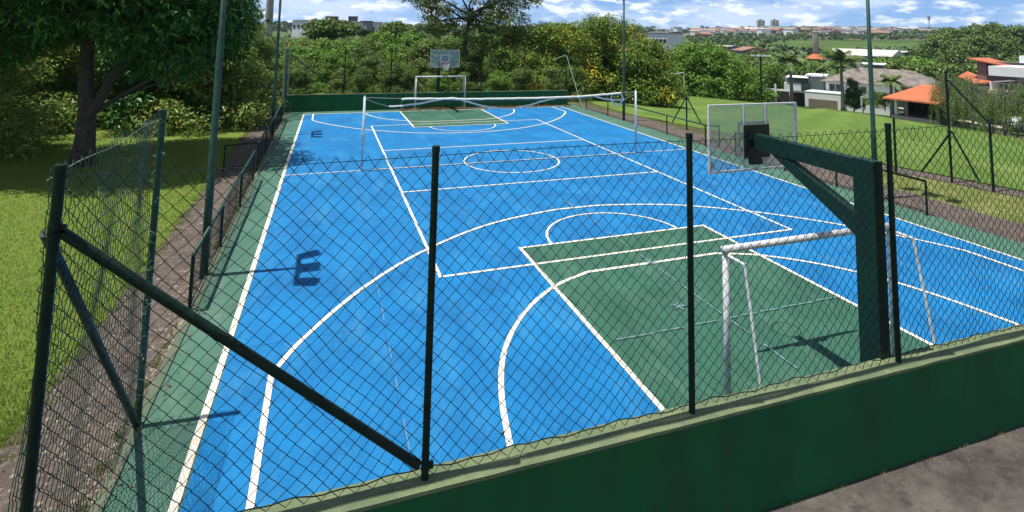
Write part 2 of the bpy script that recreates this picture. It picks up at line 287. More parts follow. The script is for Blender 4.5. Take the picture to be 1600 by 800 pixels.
# ---------------------------------------------------------------- court
mb=MB(); mb.box(-8.75,9.25,-15.0,14.9,-.35,0); mb.build('court_slab',M['greenf'],kind='structure')
sheet('court_surface',M['blue'],[(-8.02,-14.0),(8.02,-14.0),(8.02,13.72),(-7.85,13.80)],z=.004)
mb=MB()
for s in (-1,1): mb.add([(-2.5,s*8.1,.008),(2.5,s*8.1,.008),(2.5,s*(13.72 if s>0 else 15.0),.008),(-2.5,s*(13.72 if s>0 else 15.0),.008)],[(0,1,2,3) if s>0 else (0,3,2,1)])
mb.build('key_area',M['green'],kind='structure')
mb=MB(); zz=[.012]
def rib(pts,wd_,z=None,b=None):
    b=b or mb; z=z or zz[0]; zz[0]+=.0004
    P=[Vector((p[0],p[1],z)) for p in pts]; vs=[]
    for i,p in enumerate(P):
        a=P[max(i-1,0)]; c=P[min(i+1,len(P)-1)]; t=(c-a).normalized(); nrm=Vector((-t.y,t.x,0))
        k=1.0
        if 0<i<len(P)-1:
            t1=(p-a).normalized(); k=1/max(.5,abs(t.dot(t1)))
        vs+=[p+nrm*wd_/2*k,p-nrm*wd_/2*k]
    b.add(vs,[(2*i+1,2*i+3,2*i+2,2*i) for i in range(len(P)-1)])
def smooth(pts,n=8):
    P=[Vector((p[0],p[1],0)) for p in pts]; P=[P[0]*2-P[1]]+P+[P[-1]*2-P[-2]]; o=[]
    for i in range(1,len(P)-2):
        for k in range(n):
            t=k/n; a,b,c,d=P[i-1:i+3]; o.append(.5*((2*b)+(c-a)*t+(2*a-5*b+4*c-d)*t*t+(3*b-a-3*c+d)*t**3))
    o.append(P[-2]); return [(q.x,q.y) for q in o]
rib([(-8.1,-15),(-8.04,-8),(-7.98,2),(-7.86,13.8)],.09); rib([(8.05,-15),(8.0,0),(8.02,13.72)],.07)
rib([(-7.88,13.80),(8.04,13.72)],.08)
for a,b in (((-4.5,-9),(4.5,-9)),((4.5,-9),(4.5,9)),((4.5,9),(-4.5,9)),((-4.5,9),(-4.5,-9)),((-4.5,-3),(4.5,-3)),((-4.5,3),(4.5,3))):
    e=Vector(b)-Vector(a); e.normalize(); q=.035; rib([(a[0]-e.x*q,a[1]-e.y*q),(b[0]+e.x*q,b[1]+e.y*q)],.07)
rib([(-8.0,0),(8.0,0)],.05)
rib([(1.8*math.cos(i/48*2*math.pi),1.8*math.sin(i/48*2*math.pi)) for i in range(49)],.06)
for s in (-1,1):
    y0=5.83 if s<0 else 6.02
    arc=[(0,0),(1,.07),(2.82,.62),(4.56,1.75),(5.9,3.1),(6.9,4.55),(7.36,5.5)]
    full=smooth([(-x,y) for x,y in arc[::-1]]+arc[1:])
    pts=[(-7.36,15.0 if s<0 else 13.75)]+[(x,y0+y) for x,y in full]+[(7.36,15.0 if s<0 else 13.75)]
    rib([(x,s*y) for x,y in pts],.08)
    arc=[(1.6,9.69),(2.5,10.08),(3.4,10.85),(4.05,11.8),(4.4,12.75),(4.6,13.75)]; full=smooth([(-x,y) for x,y in arc[::-1]])+smooth(arc)
    if s<0: full=[(-4.62,15)]+full+[(4.62,15)]
    rib([(x,s*y) for x,y in full],.08)
    e=13.73 if s>0 else 15.0
    rib([(-2.5,s*e),(-2.5,s*8.06)],.08); rib([(2.5,s*e),(2.5,s*8.06)],.08); rib([(-2.54,s*8.1),(2.54,s*8.1)],.07)
    rib([(1.72*math.cos(a),s*(8.1-1.68*math.sin(a))) for a in np.linspace(0,math.pi,30)],.06)
mb.build('court_lines',M['line'],kind='structure')
mb=MB()
y=-13.6
while y<-5: l=random.uniform(.35,1.3); rib([(-.1+random.uniform(-.01,.01),y),(-.1,min(y+l,-5))],.025,.030,mb); y+=l+random.uniform(.05,.5)
for y in (-12.1,): 
    x=-2.3
    while x<2.3: l=random.uniform(.3,.9); rib([(x,y),(x+l,y-.02)],.022,.031,mb); x+=l+.08
rib([(0,9.2),(0,13.6)],.03,.030,mb); 
y=-14.9
while y<-7: l=random.uniform(.1,.7); rib([(-5.72,y),(-5.72,y+l)],.010,.030,mb); y+=l+random.uniform(.1,.8)
for (x,y) in ((-.08,-9.69),(-.67,-11.5)):
    for k in range(5): a=k*1.2; rib([(x,y),(x+.14*math.cos(a),y+.14*math.sin(a))],.03,.032+k*.0005,mb)
mb.build('chalk_marks',M['faint'],kind='structure')
mb=MB()
for x in (-5.74,-2.9,2.9,5.8): rib([(x,-15 if abs(x)>3 else -7.9),(x,13.7 if abs(x)>3 else 7.9)],.015,.0068,mb)
for y in (-10.5,-5.2,5.2,10.5): rib([(-8,y),(-2.6,y)],.012,.0066,mb); rib([(2.6,y),(8,y)],.012,.0066,mb)
mb.build('slab_joints',M['joint'],kind='structure')
# drifts of dead leaves by the far wall and along the kerbs
def scatter(name,mat,gen,n,size,**k):
    V=[];F=[]
    for i in range(n):
        x,y,z=gen(); s=size*random.uniform(.5,1.3); a=random.uniform(0,6.28); c,sn=math.cos(a)*s,math.sin(a)*s; o=len(V); t=random.uniform(0,.5)*s
        V+=[(x-c,y-sn,z+.004),(x+sn*.4,y-c*.4,z+t),(x+c,y+sn,z+.006+t*.5),(x-sn*.4,y+c*.4,z+.008)]; F.append((o,o+1,o+2,o+3))
    return npmesh(name,V,F,mat,**k)
def gdeb():
    while 1:
        x=random.uniform(-2.5,9.0); y=14.75-abs(random.gauss(0,.55))
        if mnoise.noise(Vector((x*.8,y*2,0)))>-.15 or random.random()<.1: return x,y,.03 if random.random()<.8 else .06
scatter('fallen_leaves',M['debris'],gdeb,2600,.075,kind='stuff')
def gdeb2():
    s=random.choice((0,0,1,2)); y=random.uniform(-15,14)
    if s==0: return -8.55-abs(random.gauss(0,.12)),y,.006
    if s==1: return random.uniform(-10.1,-8.8),y,-.03
    return random.uniform(-7.9,8),y,.016
scatter('leaf_litter',M['debris'],gdeb2,520,.03,kind='stuff')
V=[];F=[]
for i in range(1500):
    y=random.uniform(-15,15) if random.random()<.6 else random.uniform(-15,-6); x=random.choice((random.uniform(-10.1,-8.8),-8.86-abs(random.gauss(0,.13)))); r0=random.choice((.008,.012,.018,.03))*random.uniform(.7,1.3); o=len(V)
    for k in range(5): a=k*1.257+random.uniform(-.3,.3); V.append((x+r0*math.cos(a),y+r0*math.sin(a),-.036))
    V.append((x+random.uniform(-.3,.3)*r0,y,-.036+r0*random.uniform(.5,.9)))
    for k in range(5): F.append((o+k,o+(k+1)%5,o+5))
M['pebble']=simple('pale pebbles',(0.30,.25,.20),.9,.5,13)
npmesh('pebbles',V,F,M['pebble'],kind='stuff')
# ---------------------------------------------------------------- walls
def wall_run(name,p,q,th,z0,z1,label):
    r=empty(name,((p[0]+q[0])/2,(p[1]+q[1])/2,0),math.atan2(q[1]-p[1],q[0]-p[0]),label=label,cat='wall'); Ln=math.hypot(q[0]-p[0],q[1]-p[1])/2
    mb=MB(); mb.box(-Ln,Ln,-th/2,th/2,z0,z1-.012); mb.build('wall_body',M['wall'],r,bevel=.012)
    mb=MB(); n=90; ys=(-th/2-.006,th/2+.006); vs=[]
    for i in range(n+1):
        x=-Ln-.004+(2*Ln+.008)*i/n; w1=.006*mnoise.noise(Vector((x*3,0,0))); w2=.008*mnoise.noise(Vector((x*2.3,5,0)))
        vs+=[(x,ys[0]+w1,z1-.035),(x,ys[0]+w1*1.4,z1-.004+w2*.4),(x,0,z1+.004+w2*.5),(x,ys[1]+w2,z1-.004),(x,ys[1]+w2,z1-.035)]
    mb.add(vs,[(5*i+k,5*i+5+k,5*i+6+k,5*i+k+1) for i in range(n) for k in range(4)]+[(0,1,2,3,4),tuple(5*n+k for k in (4,3,2,1,0))]); mb.build('coping',M['coping'],r,smooth=False); return r
wall_run('low_wall',(-8.95,-15.09),(9.3,-15.37),.25,-.4,1.0,'dark green painted wall with worn pale coping in the foreground beside the concrete terrace')
wall_run('low_wall',(-8.95,14.93),(8.85,14.55),.2,-.4,1.0,'low green wall along the far end of the court behind the far goal')
mb=MB(); mb.box(-8.86,-8.74,-15.0,14.6,-.3,.03); kb=mb.build('kerb',M['kerb'],kind='structure',bevel=.01)
# ---------------------------------------------------------------- chain link
def link_mesh(name,p,q,z0,z1,parent,cell=.135,r=.0038,sag=.7,knuck=.03,mat=None,topfun=None,kn=True,squash=None):
    p=np.array(p,float); q=np.array(q,float); Ln=np.hypot(*(q-p)); d=(q-p)/Ln; nr=np.array([-d[1],d[0]])
    nw=int(Ln/(cell/2)); seg=int((z1-z0)/(cell/2)); V=[];F=[]
    for i in range(nw):
        k=np.arange(seg+1); s=(i+((k+i)%2))*cell/2; z=z0+k*(z1-z0)/seg; dep=.006*((k+i)%2*2-1)*1.0
        if kn: 
            up=((seg+i)%2); z=z.copy(); z[-1]+=knuck*(1 if True else 0)
        ds=sag*(.020*np.sin(s*2.1+z*3.3)+.012*np.sin(s*7.3-z*5.1)+.010*np.sin(z*11+s*3.7)); dz=sag*(.020*np.sin(s*3.1-z*1.7+1)+.012*np.sin(s*9.1+z*2.2)); db=sag*(.03*np.sin(s*1.3+.5)*np.sin(z*1.6)+.012*np.sin(s*5))
        dd=np.clip((z-z0)/.3,0,1)*np.clip((z1-z)/.25,0,1); dz=dz*dd
        if squash: s,z=squash(s,z,Ln)
        if topfun is not None: z=z0+(z-z0)*(topfun(s)-z0)/(z1-z0)
        x=p[0]+d[0]*(s+ds*np.clip((z1-z)/.2,0.2,1))+nr[0]*(dep+db); y=p[1]+d[1]*(s+ds*np.clip((z1-z)/.2,0.2,1))+nr[1]*(dep+db); z=z+dz
        P=np.stack([x,y,z],-1); o=len(V)*0
        base=sum(len(a) for a in V); ring=[]
        for a in range(4):
            an=a*math.pi/2+.4; ring.append(P+np.array([d[0]*math.cos(an)*r,d[1]*math.cos(an)*r,0])+np.array([nr[0]*math.sin(an)*r,nr[1]*math.sin(an)*r,0])+np.array([0,0,.0]))
        A=np.stack(ring,1).reshape(-1,3); V.append(A); kk=np.arange(seg)[:,None]*4; a=np.arange(4)[None,:]; b=(a+1)%4
        F.append((np.stack([kk+a,kk+b,kk+4+b,kk+4+a],-1)+base).reshape(-1,4))
    return npmesh(name,np.concatenate(V),np.concatenate(F),mat or M['wire'],parent)
def post(b,x,y,z0,z1,r=.035,cap=True):
    b.tube([(x,y,z0),(x,y,z1)],r,12)
    if cap: b.tube([(x,y,z1-.05),(x,y,z1+.006)],r*1.14,12)
    return b
def ties(b,x,y,z0,z1,r,step=.38):
    z=z0
    while z<z1: b.tube([(x,y,z),(x,y,z+.008)],r+.004,10); z+=step
    return b
yw=lambda x:-15.09-.0153*(x+8.95)
fr=empty('chain_link_fence',(-.0,-15.2,0),label='tall dark green chain-link fence in the foreground standing on the near wall',cat='fence')
def rel(o_,pts): return [(x-o_[0],y-o_[1],z-o_[2]) for x,y,z in pts]
FO=(0,-15.2,0)
px=[-8.70,-5.87,-3.12,-.17,2.78,5.72,8.7]
for x in px:
    b=MB(); post(b,x,yw(x)+15.2,.995 if x>-8 else .0,3.82,.033 if x>-8 else .038); ties(b,x,yw(x)+15.2,1.2,3.7,.033 if x>-8 else .038); b.build('post',M['gpost'],fr,smooth=False)
b=MB(); b.tube(rel(FO,[(-8.66,yw(-8.7)+.03,3.32),(-5.93,yw(-5.9)+.0,1.12)]),.038,12); b.build('brace',M['gpost'],fr)
for x,z in ((-8.70,3.32),(-5.87,1.10),(-8.70,3.36)):
    b=MB(); b.tube([(x,yw(x)+15.2,z-.03),(x,yw(x)+15.2,z+.03)],.043 if x<-8 else .038,12); b.box(x+.03,x+.07,yw(x)+15.2-.012,yw(x)+15.2+.012,z-.028,z+.028); b.build('clamp',M['gpost'],fr)
link_mesh('wire_mesh',(-8.76,yw(-8.76)+15.2),(9.0,yw(9.0)+15.2),1.03,3.74,fr)
b=MB()
for z in (3.74,): b.tube([(x,yw(x)+15.2,z+.012*math.sin(x*1.1)) for x in np.arange(-8.78,8.8,.3)],.0035,6)
b.build('top_wire',M['wire'],fr)
b=MB(); b.tube([(x,yw(x)+15.2,1.08+.012*math.sin(x*6)+.01*math.sin(x*17)) for x in np.arange(-8.78,8.8,.08)],.005,5); b.build('bottom_wire',M['wire'],fr)
def side_fence(name,xc,y0,y1,label,up=True,matp='gpost2',mesh=True):
    r=empty(name,(xc,y1,0),label=label,cat='fence'); s=1 if y0>y1 else -1; dy=y0-y1
    b=MB(); post(b,0,0,0,3.8,.04); ties(b,0,0,.3,3.7,.04); b.build('post',M[matp],r)
    b=MB(); b.tube([(0,dy-.06*s,3.3),(0,.05*s,.06)],.036,12); b.build('brace',M['gpost'] if up else M[matp],r)
    if mesh: 
        tf=lambda sq: 3.72+.22*np.sin(np.clip(sq/2.9,0,1)*1.6+.0)*.0-0.0*sq+np.where(sq>0,.02*np.sin(sq*9),0)
        link_mesh('wire_mesh',(0,dy),(0,0),.08,3.72,r,topfun=tf,sag=1.6,knuck=.05,mat=M['wire_lit'],r=.0038)  # side mesh takes the lighter wire colour that imitates sun on it
        # loose strands curling round the end post
        b=MB()
        b.tube([(random.uniform(-.10,.10),random.uniform(-.14,.12),.3+.034*k) for k in range(100)],.003,4)
        b.build('loose_wire',M['palepost'],r); 
        b=MB(); b.tube([(0,dy+(0-dy)*k/10,3.70+.02*math.sin(k)) for k in range(11)],.004,5); b.build('top_wire',M['palepost'],r)
    return r
side_fence('chain_link_fence',-8.8,-15.03,-11.93,'short leaning section of chain-link fence with a loose frayed end at the near left corner')
# far end fence
ff=empty('chain_link_fence',(0,14.75,0),label='tall thin mesh fence standing on the wall at the far end of the court',cat='fence')
yf=lambda x:14.93-.0213*(x+8.95)-14.75
for x in (-8.85,-5.73,-3.0,0,2.75,5.75,8.75):
    b=MB(); post(b,x,yf(x),.99,3.8,.035); b.build('post',M['gpost'] if x>-8 else M['palepost'],ff)
b=MB(); b.tube([(-8.8,yf(-8.8),3.35),(-6.0,yf(-6),1.15)],.035,10); b.build('brace',M['gpost2'],ff)
b=MB(); b.tube([(8.75,yf(8.75)-.05,3.35),(8.95,-2.4,.0)],.026,10); b.build('brace',M['palepost'],ff); b=MB(); b.tube([(8.7,yf(8.7),3.38),(7.9,yf(7.9)+.3,3.0)],.03,8); b.build('brace',M['palepost'],ff)
link_mesh('wire_mesh',(-8.85,yf(-8.85)),(8.75,yf(8.75)),1.03,3.72,ff,cell=.16,r=.0022,sag=.6)
side_fence('chain_link_fence',-8.9,14.8,11.9,'short section of mesh fence on pale green posts at the far left corner',matp='palepost')
# low handrail fences down both sides
def rail(label,x,ys,zt=.93,mesh=True,stub=None,matr='gpost2'):
    r=empty('handrail_fence',(x,ys[0],0),label=label,cat='railing',group='low rails along the court sides'); y0=ys[0]
    for y in ys:
        b=MB(); b.tube([(0,y-y0,-.3),(0,y-y0,zt)],.03,10); b.build('post',M['gpost'],r)
    b=MB(); b.tube([(0,0,zt),(0,ys[-1]-y0,zt)],.034,10); b.build('top_rail',M[matr],r,smooth=True)
    b=MB(); b.tube([(0,0,.10),(0,ys[-1]-y0,.10)],.012,6); b.build('bottom_rail',M['gpost'],r)
    if mesh: link_mesh('wire_mesh',(0,0),(0,ys[-1]-y0),.1,zt,r,cell=.10,r=.0025,sag=.7)
    if stub:
        sy,sx=stub; b=MB(); b.tube([(0,sy-y0,zt-.02),(sx,sy-y0,zt-.08)],.028,8); b.tube([(sx,sy-y0,zt-.06),(sx,sy-y0,-.3)],.028,8); b.tube([(sx,sy-y0,.15),(0,sy-y0,.15)],.015,6); b.build('gate_rail',M['gpost'],r)
        link_mesh('wire_mesh',(0,sy-y0),(sx,sy-y0),.15,zt-.06,r,cell=.10,r=.0025,sag=.7)
    return r
rail('low green handrail from the near left corner to the gate on the left side',-8.85,[-9.0,-6.1,-3.2,-.4])
rail('low green handrail along the dirt path from the left gate to the far wall',-8.88,[1.0,3.8,6.6,9.3,11.8],stub=(1.15,-1.05))
rail('low green handrail on the right side between the far wall and the gate',9.15,[12.2,9.3,6.2,3.24,.3],mesh=False,stub=(.3,.75))
rail('low dark handrail on the right side nearest the backboard arm',9.15,[-1.6,-4.2,-6.35,-9.25],mesh=False,matr='gpost',stub=(-1.6,.6))
# ---------------------------------------------------------------- floodlight poles
def flood():
    r=empty('floodlight_pole'); tag(r,'x','floodlight')
    b=MB(); b.tube([(0,0,-.3),(0,0,2.0),(0,0,2.02),(0,0,4.6),(0,0,4.62),(0,0,7.1)],[.075,.075,.066,.066,.055,.05],14); b.build('pole',M['gpost2'],r,smooth=True)
    b=MB(); b.box(-.38,-.30,-.78,.78,7.05,7.13); b.box(-.36,.06,-.22,.22,7.02,7.16); b.build('crossbar',M['galv'],r)
    for y in (-.62,0,.62):
        q=MB(); Mt=Matrix.Translation((-.28,y,7.1))@Matrix.Rotation(R(28),4,'Y')@Matrix.Rotation(R(-18 if y<0 else 18 if y>0 else 0),4,'Z')
        q.box(0,.42,-.17,.17,-.07,.09,Mt); ob=q.build('lamp_head',M['lampw'],r,bevel=.02)
        q=MB(); q.box(.02,.40,-.15,.15,-.078,-.071,Mt); q.build('lens',M['glass'],ob)
    return r
f0=flood(); fl=[(-8.90,-7.55,0,'tall green floodlight pole rising left of the court in front of the big tree'),(-8.98,7.6,0,'slender dark floodlight pole on the far left side of the court beside the dirt path'),(9.32,-7.6,math.pi,'floodlight pole on the right side just right of the backboard arm'),(9.25,7.6,math.pi,'floodlight pole on the far right side in front of the yellow flowering tree')]
for i,(x,y,rz,lb) in enumerate(fl):
    o=f0 if i==0 else copy_tree(f0); o.location=(x,y,0); o.rotation_euler.z=rz; o['label']=lb; o['group']='court floodlight poles'
# ---------------------------------------------------------------- goals
def goal():
    r=empty('goal'); tag(r,'x','goal')
    for s in (-1,1):
        b=MB(); b.tube([(s*1.54,0,-.05),(s*1.54,0,1.99)],.042,14); p_=b.build('goalpost',M['galv'],r,smooth=True)
        for z in np.arange(.2,1.95,.3): k=MB(); k.tube([(s*1.54+.04,-.0,z),(s*1.54+.065,-.012,z+.005),(s*1.54+.065,-.012,z+.025)],.008,6); k.build('net_hook',M['white'],p_)
        b=MB(); b.tube([(s*1.54,0,1.97),(s*1.54,-.36,1.97)],.019,8); b.tube([(s*1.54,-.36,1.985),(s*1.54,-.70,.04)],.019,8); b.build('back_stay',M['white'],r)
        b=MB(); b.tube([(s*1.54,0,.03),(s*1.54,-.70,.03)],.017,8); b.build('ground_bar',M['white'],r)
    b=MB(); b.tube([(-1.59,0,2.03),(1.59,0,2.03)],.047,14); b.build('crossbar',M['galv'],r,smooth=True); return r
g0=goal(); g0.location=(-.15,-14.0,0); g0['label']='bare metal goal frame at the near end of the court behind the foreground fence'; g0['group']='court goals'
g1=copy_tree(g0); g1.location=(0,14.1,0); g1.rotation_euler.z=math.pi; g1['label']='white goal frame at the far end of the court under the far backboard'
# ---------------------------------------------------------------- basketball hoops
def hoop():
    r=empty('basketball_hoop'); tag(r,'x','basketball hoop')   # faces +y, board at y=0, pole at y=-2
    b=MB(); b.box(-.9,.9,-.006,.006,2.76,3.76); bd=b.build('backboard',M['acryl'],r)
    b=MB()
    for a in ((-.9,-.873,2.73,3.79),(.873,.9,2.73,3.79)): b.box(a[0],a[1],-.02,.02,a[2],a[3])
    b.box(-.873,.873,-.02,.02,3.763,3.79); b.box(-.873,.873,-.02,.02,2.73,2.757); b.build('board_frame',M['white'],r)
    b=MB(); b.box(-.24,-.205,-.045,-.008,2.78,3.75); b.box(.205,.24,-.045,-.008,2.78,3.75); b.build('board_brace',M['galv'],r)
    b=MB()
    for s in (-1,1): b.box(s*.295-.022,s*.295+.022,.008,.011,3.05,3.50)
    b.box(-.273,.273,.008,.011,3.456,3.50); b.box(-.273,.273,.008,.011,3.05,3.094); b.build('target_square',M['white'],bd)
    b=MB(); b.add([(-.84,.008,2.80),(-.78,.008,2.80),(-.79,.008,2.86),(-.82,.008,2.92),(-.85,.008,2.88)],[(0,1,2,3,4)]); b.build('maker_mark',M['white'],bd)
    b=MB(); b.box(-.25,.25,-.075,-.045,2.94,3.46); 
    for x in (-.2,.2):
        for z in (3.0,3.4): b.tube([(x,-.075,z),(x,-.085,z)],.012,8)
    b.build('mounting_plate',M['black'],r)
    b=MB(); b.box(-.11,.11,-.06,.02,2.83,2.93); b.build('rim_bracket',M['black'],r)
    b=MB(); b.tube([(.225*math.cos(a),.38+.225*math.sin(a),2.96) for a in np.linspace(0,2*math.pi,33)],.010,8); b.box(-.07,.07,.01,.17,2.925,2.965); b.build('rim',M['red'],r,smooth=True)
    b=MB()
    for k in range(12):
        for sg in (-1,1):
            pts=[]
            for j in range(6):
                a=k/12*6.283+sg*j*.26; rd=.22-.09*min(1,j/3.5); pts.append((rd*math.cos(a),.38+rd*math.sin(a),2.95-.075*j))
            b.tube(pts,.006,4)
    b.build('net',M['tape'],r)
    b=MB(); b.box(-.075,.075,-2.02,-.075,3.08,3.32); b.build('arm',M['steelg'],r,bevel=.006)
    b=MB(); b.box(-.085,.085,-2.14,-1.85,-.1,3.335); b.build('pole',M['steelg'],r,bevel=.006)
    b=MB(); b.add([(x,y,z) for x in (-.065,.065) for y,z in ((-.42,3.079),(-.72,3.079),(-1.849,2.62),(-1.849,2.34))],[(0,1,2,3),(7,6,5,4),(0,4,5,1),(1,5,6,2),(2,6,7,3),(3,7,4,0)]); b.build('diagonal_strut',M['steelg'],r,bevel=.005)
    return r
h0=hoop(); h0.location=(-.24,-12.98,0); h0['label']='near basketball hoop with clear backboard on a thick dark green arm, seen from behind'; h0['group']='basketball hoops'
h1=copy_tree(h0); h1.location=(-.02,12.98,-.06); h1.rotation_euler.z=math.pi; h1['label']='far basketball hoop with white framed backboard and red rim above the far goal'
for c_ in h0.children:
    if c_.name.startswith('net'): bpy.data.objects.remove(c_,do_unlink=True); break
# ---------------------------------------------------------------- volleyball
def vpost(x,label):
    r=empty('net_post',(x,0,0),label=label,cat='net post',group='volleyball posts'); b=MB(); b.tube([(0,0,0),(0,0,2.52)],.042,14); b.tube([(0,0,2.5),(0,0,2.56)],[.042,.02],12); b.build('pole',M['volley'],r,smooth=True)
    b=MB(); b.box(-.05,.05,-.07,-.04,1.0,1.25); b.tube([(-.07,-.05,1.1),(.07,-.05,1.1)],.02,8); b.build('winch',M['galv'],r)
    return r
vpost(-5.5,'pale blue volleyball post on the left side of the court'); vpost(5.42,'pale blue volleyball post on the right side of the court')
nr_=empty('volleyball_net',(0,0,0),label='slack twisted white volleyball net strung between the two blue posts',cat='net')
def ztube(b,pts,r,n=6,sub=6,j=.0,flat=False):
    P=smooth([(x,z) for x,z in pts],sub); Q=[]
    for i,(x,z) in enumerate(P): Q.append((x+j*mnoise.noise(Vector((x*3,z,1))),j*2*mnoise.noise(Vector((x*2,3,1))),z+j*mnoise.noise(Vector((x*5,z,7)))))
    if not flat: b.tube(Q,r,n); return
    vs=[]
    for i,q in enumerate(Q):
        w=r*(1+.45*mnoise.noise(Vector((q[0]*3,1,4)))); a=.5*math.sin(q[0]*2.6)
        vs+=[(q[0],q[1]+math.sin(a)*w,q[2]+math.cos(a)*w),(q[0],q[1]+.012,q[2]),(q[0],q[1]-math.sin(a)*w,q[2]-math.cos(a)*w),(q[0],q[1]-.012,q[2])]
    n4=len(Q); b.add(vs,[(4*i+k,4*i+(k+1)%4,4*i+4+(k+1)%4,4*i+4+k) for i in range(n4-1) for k in range(4)])
b=MB(); ztube(b,[(-4.22,2.41),(-3.2,2.40),(-2.4,2.38),(-1.5,2.35),(0,2.33),(1.2,2.33),(2.2,2.34),(3.2,2.36),(4.1,2.42),(4.7,2.46)],.040,n=8,j=.02); b.build('top_tape',M['tape'],nr_)
b=MB(); ztube(b,[(-4.65,2.17),(-4.2,2.18),(-3.6,2.24),(-2.9,2.36),(-2.3,2.40),(-1.9,2.30),(-1.3,2.12),(-.6,1.99),(0,1.97),(.6,2.06),(1.2,2.20),(1.8,2.31),(2.4,2.34)],.034,n=8,j=.02); b.build('bottom_tape',M['tape'],nr_)
b=MB(); ztube(b,[(3.5,2.36),(3.9,2.24),(4.5,2.18),(4.85,2.18)],.034,n=8,j=.01); ztube(b,[(4.30,2.42),(4.27,2.2),(4.38,2.03),(4.6,1.97),(4.75,2.1),(4.82,2.2),(4.72,2.42)],.032,j=.01); b.build('loose_tape',M['tape'],nr_)
b=MB(); ztube(b,[(-5.47,2.50),(-4.6,2.45),(-4.22,2.44)],.007); ztube(b,[(-5.47,2.46),(-5.1,2.3),(-4.65,2.17)],.011); ztube(b,[(-4.22,2.40),(-4.20,1.2),(-4.18,.8)],.006)
ztube(b,[(5.40,2.50),(5,2.47),(4.7,2.48)],.007); ztube(b,[(5.40,2.40),(5.1,2.28),(4.85,2.18)],.012); b.build('cord',M['rope'],nr_)
V=[];F=[] # the bunched net itself hanging between the tapes
b=MB()
b.tube([(-3.2+i*.033,.012,2.33-(0 if i%2 else .12+.10*mnoise.noise(Vector((i*.05,0,0))))) for i in range(236)],.0028,3,False)
b.build('netting',M['rope'],nr_)
for x,lb in ((-.12,'left'),(.0,'right')):
    pass
cl=empty('wall_cleat',(-.06,-14.98,0),label='small white twin cleat fixed at the inner top of the near wall below the hoop',cat='cleat')
for s in (-.07,.07):
    b=MB(); b.tube([(s,0,.8),(s,.02,1.07)],[.02,.028],8); b.tube([(s,.02,1.07),(s+.03*(1 if s>0 else -1),.05,1.1)],.02,8); b.build('peg',M['tape'],cl)
b=MB(); b.box(-.11,.11,-.02,.02,.86,.93); b.build('bracket',M['galv'],cl)
# ---------------------------------------------------------------- trees
def leaf_cloud(cent,nper,spread,Ln,W,outc=None,droop=.3,rng=None,up=.25):
    rng=rng or RNG; n=len(cent)*nper; c=np.repeat(cent,nper,0); off=rng.normal(0,1,(n,3)); off/=np.linalg.norm(off,axis=1)[:,None]+1e-9
    rad=spread*rng.uniform(.25,1,(n,1))**.5; p=c+off*rad*np.array([1,1,.62])
    nrm=off*.85+rng.normal(0,.33,(n,3)); nrm[:,2]+=.75; nrm/=np.linalg.norm(nrm,axis=1)[:,None]+1e-9
    d=off*.6+rng.normal(0,.8,(n,3)); d[:,2]-=droop; d-=nrm*np.sum(d*nrm,1)[:,None]; d/=np.linalg.norm(d,axis=1)[:,None]+1e-9
    side=np.cross(d,nrm); nn=nrm
    l=Ln*rng.uniform(.6,1.25,(n,1)); w=W*rng.uniform(.7,1.2,(n,1))
    v=np.stack([p,p+d*l*.5+side*w*.5+nn*w*.15,p+d*l-nn*l*.08,p+d*l*.5-side*w*.5+nn*w*.15],1).reshape(-1,3)
    f=np.arange(n*4).reshape(n,4); return v,f
def shell(lobes,n,rng,inner=.55,flat=None):
    """cluster centres spread through the outer part of a union of ellipsoids (cx,cy,cz,rx,ry,rz)"""
    L_=np.array(lobes,float); vol=L_[:,3]*L_[:,4]*L_[:,5]; k=rng.choice(len(L_),n,p=vol**.8/np.sum(vol**.8)); d=rng.normal(0,1,(n,3)); d/=np.linalg.norm(d,axis=1)[:,None]
    r=rng.uniform(inner**2,1,(n,1))**.5; q=L_[k]; return q[:,:3]+d*r*q[:,3:]
def limb(b,a,c,r0,r1,rng,n=6,wob=.12):
    a=Vector(a);c=Vector(c);Lg=(c-a).length; pts=[];rs=[]
    for i in range(n+1):
        t=i/n; q=a.lerp(c,t); k=math.sin(math.pi*t)*wob*Lg; q=q+Vector((rng.normal()*k*.35,rng.normal()*k*.35,k*.4)); pts.append(q); rs.append(r0+(r1-r0)*t)
    b.tube(pts,rs,8); return pts
def make_lobes(H,rw,base,rng,n=7,flatf=.75):
    lobes=[(0,0,base+(H-base)*.5,rw*.52,rw*.52,(H-base)*.42)]
    for i in range(n):
        a=i/n*6.283+rng.uniform(-.4,.4); tz=rng.uniform(.3,.8); rr_=rw*((.86-.62*tz) if base<1.3 else rng.uniform(.42,.68)); z=base+(H-base)*tz; s=rw*rng.uniform(.28,.45); lobes.append((rr_*math.cos(a),rr_*math.sin(a),z,s,s,s*flatf))
    if base<1.3:
        for i in range(n):
            a=i/n*6.283+.3; s=rw*rng.uniform(.26,.4); lobes.append((rw*.84*math.cos(a),rw*.84*math.sin(a),s*.55+base*.5,s,s,s*.8))
    for i in range(3):
        a=rng.uniform(0,6.28); lobes.append((rw*.25*math.cos(a),rw*.25*math.sin(a),H-rw*.25,rw*.34,rw*.34,rw*.26))
    return lobes
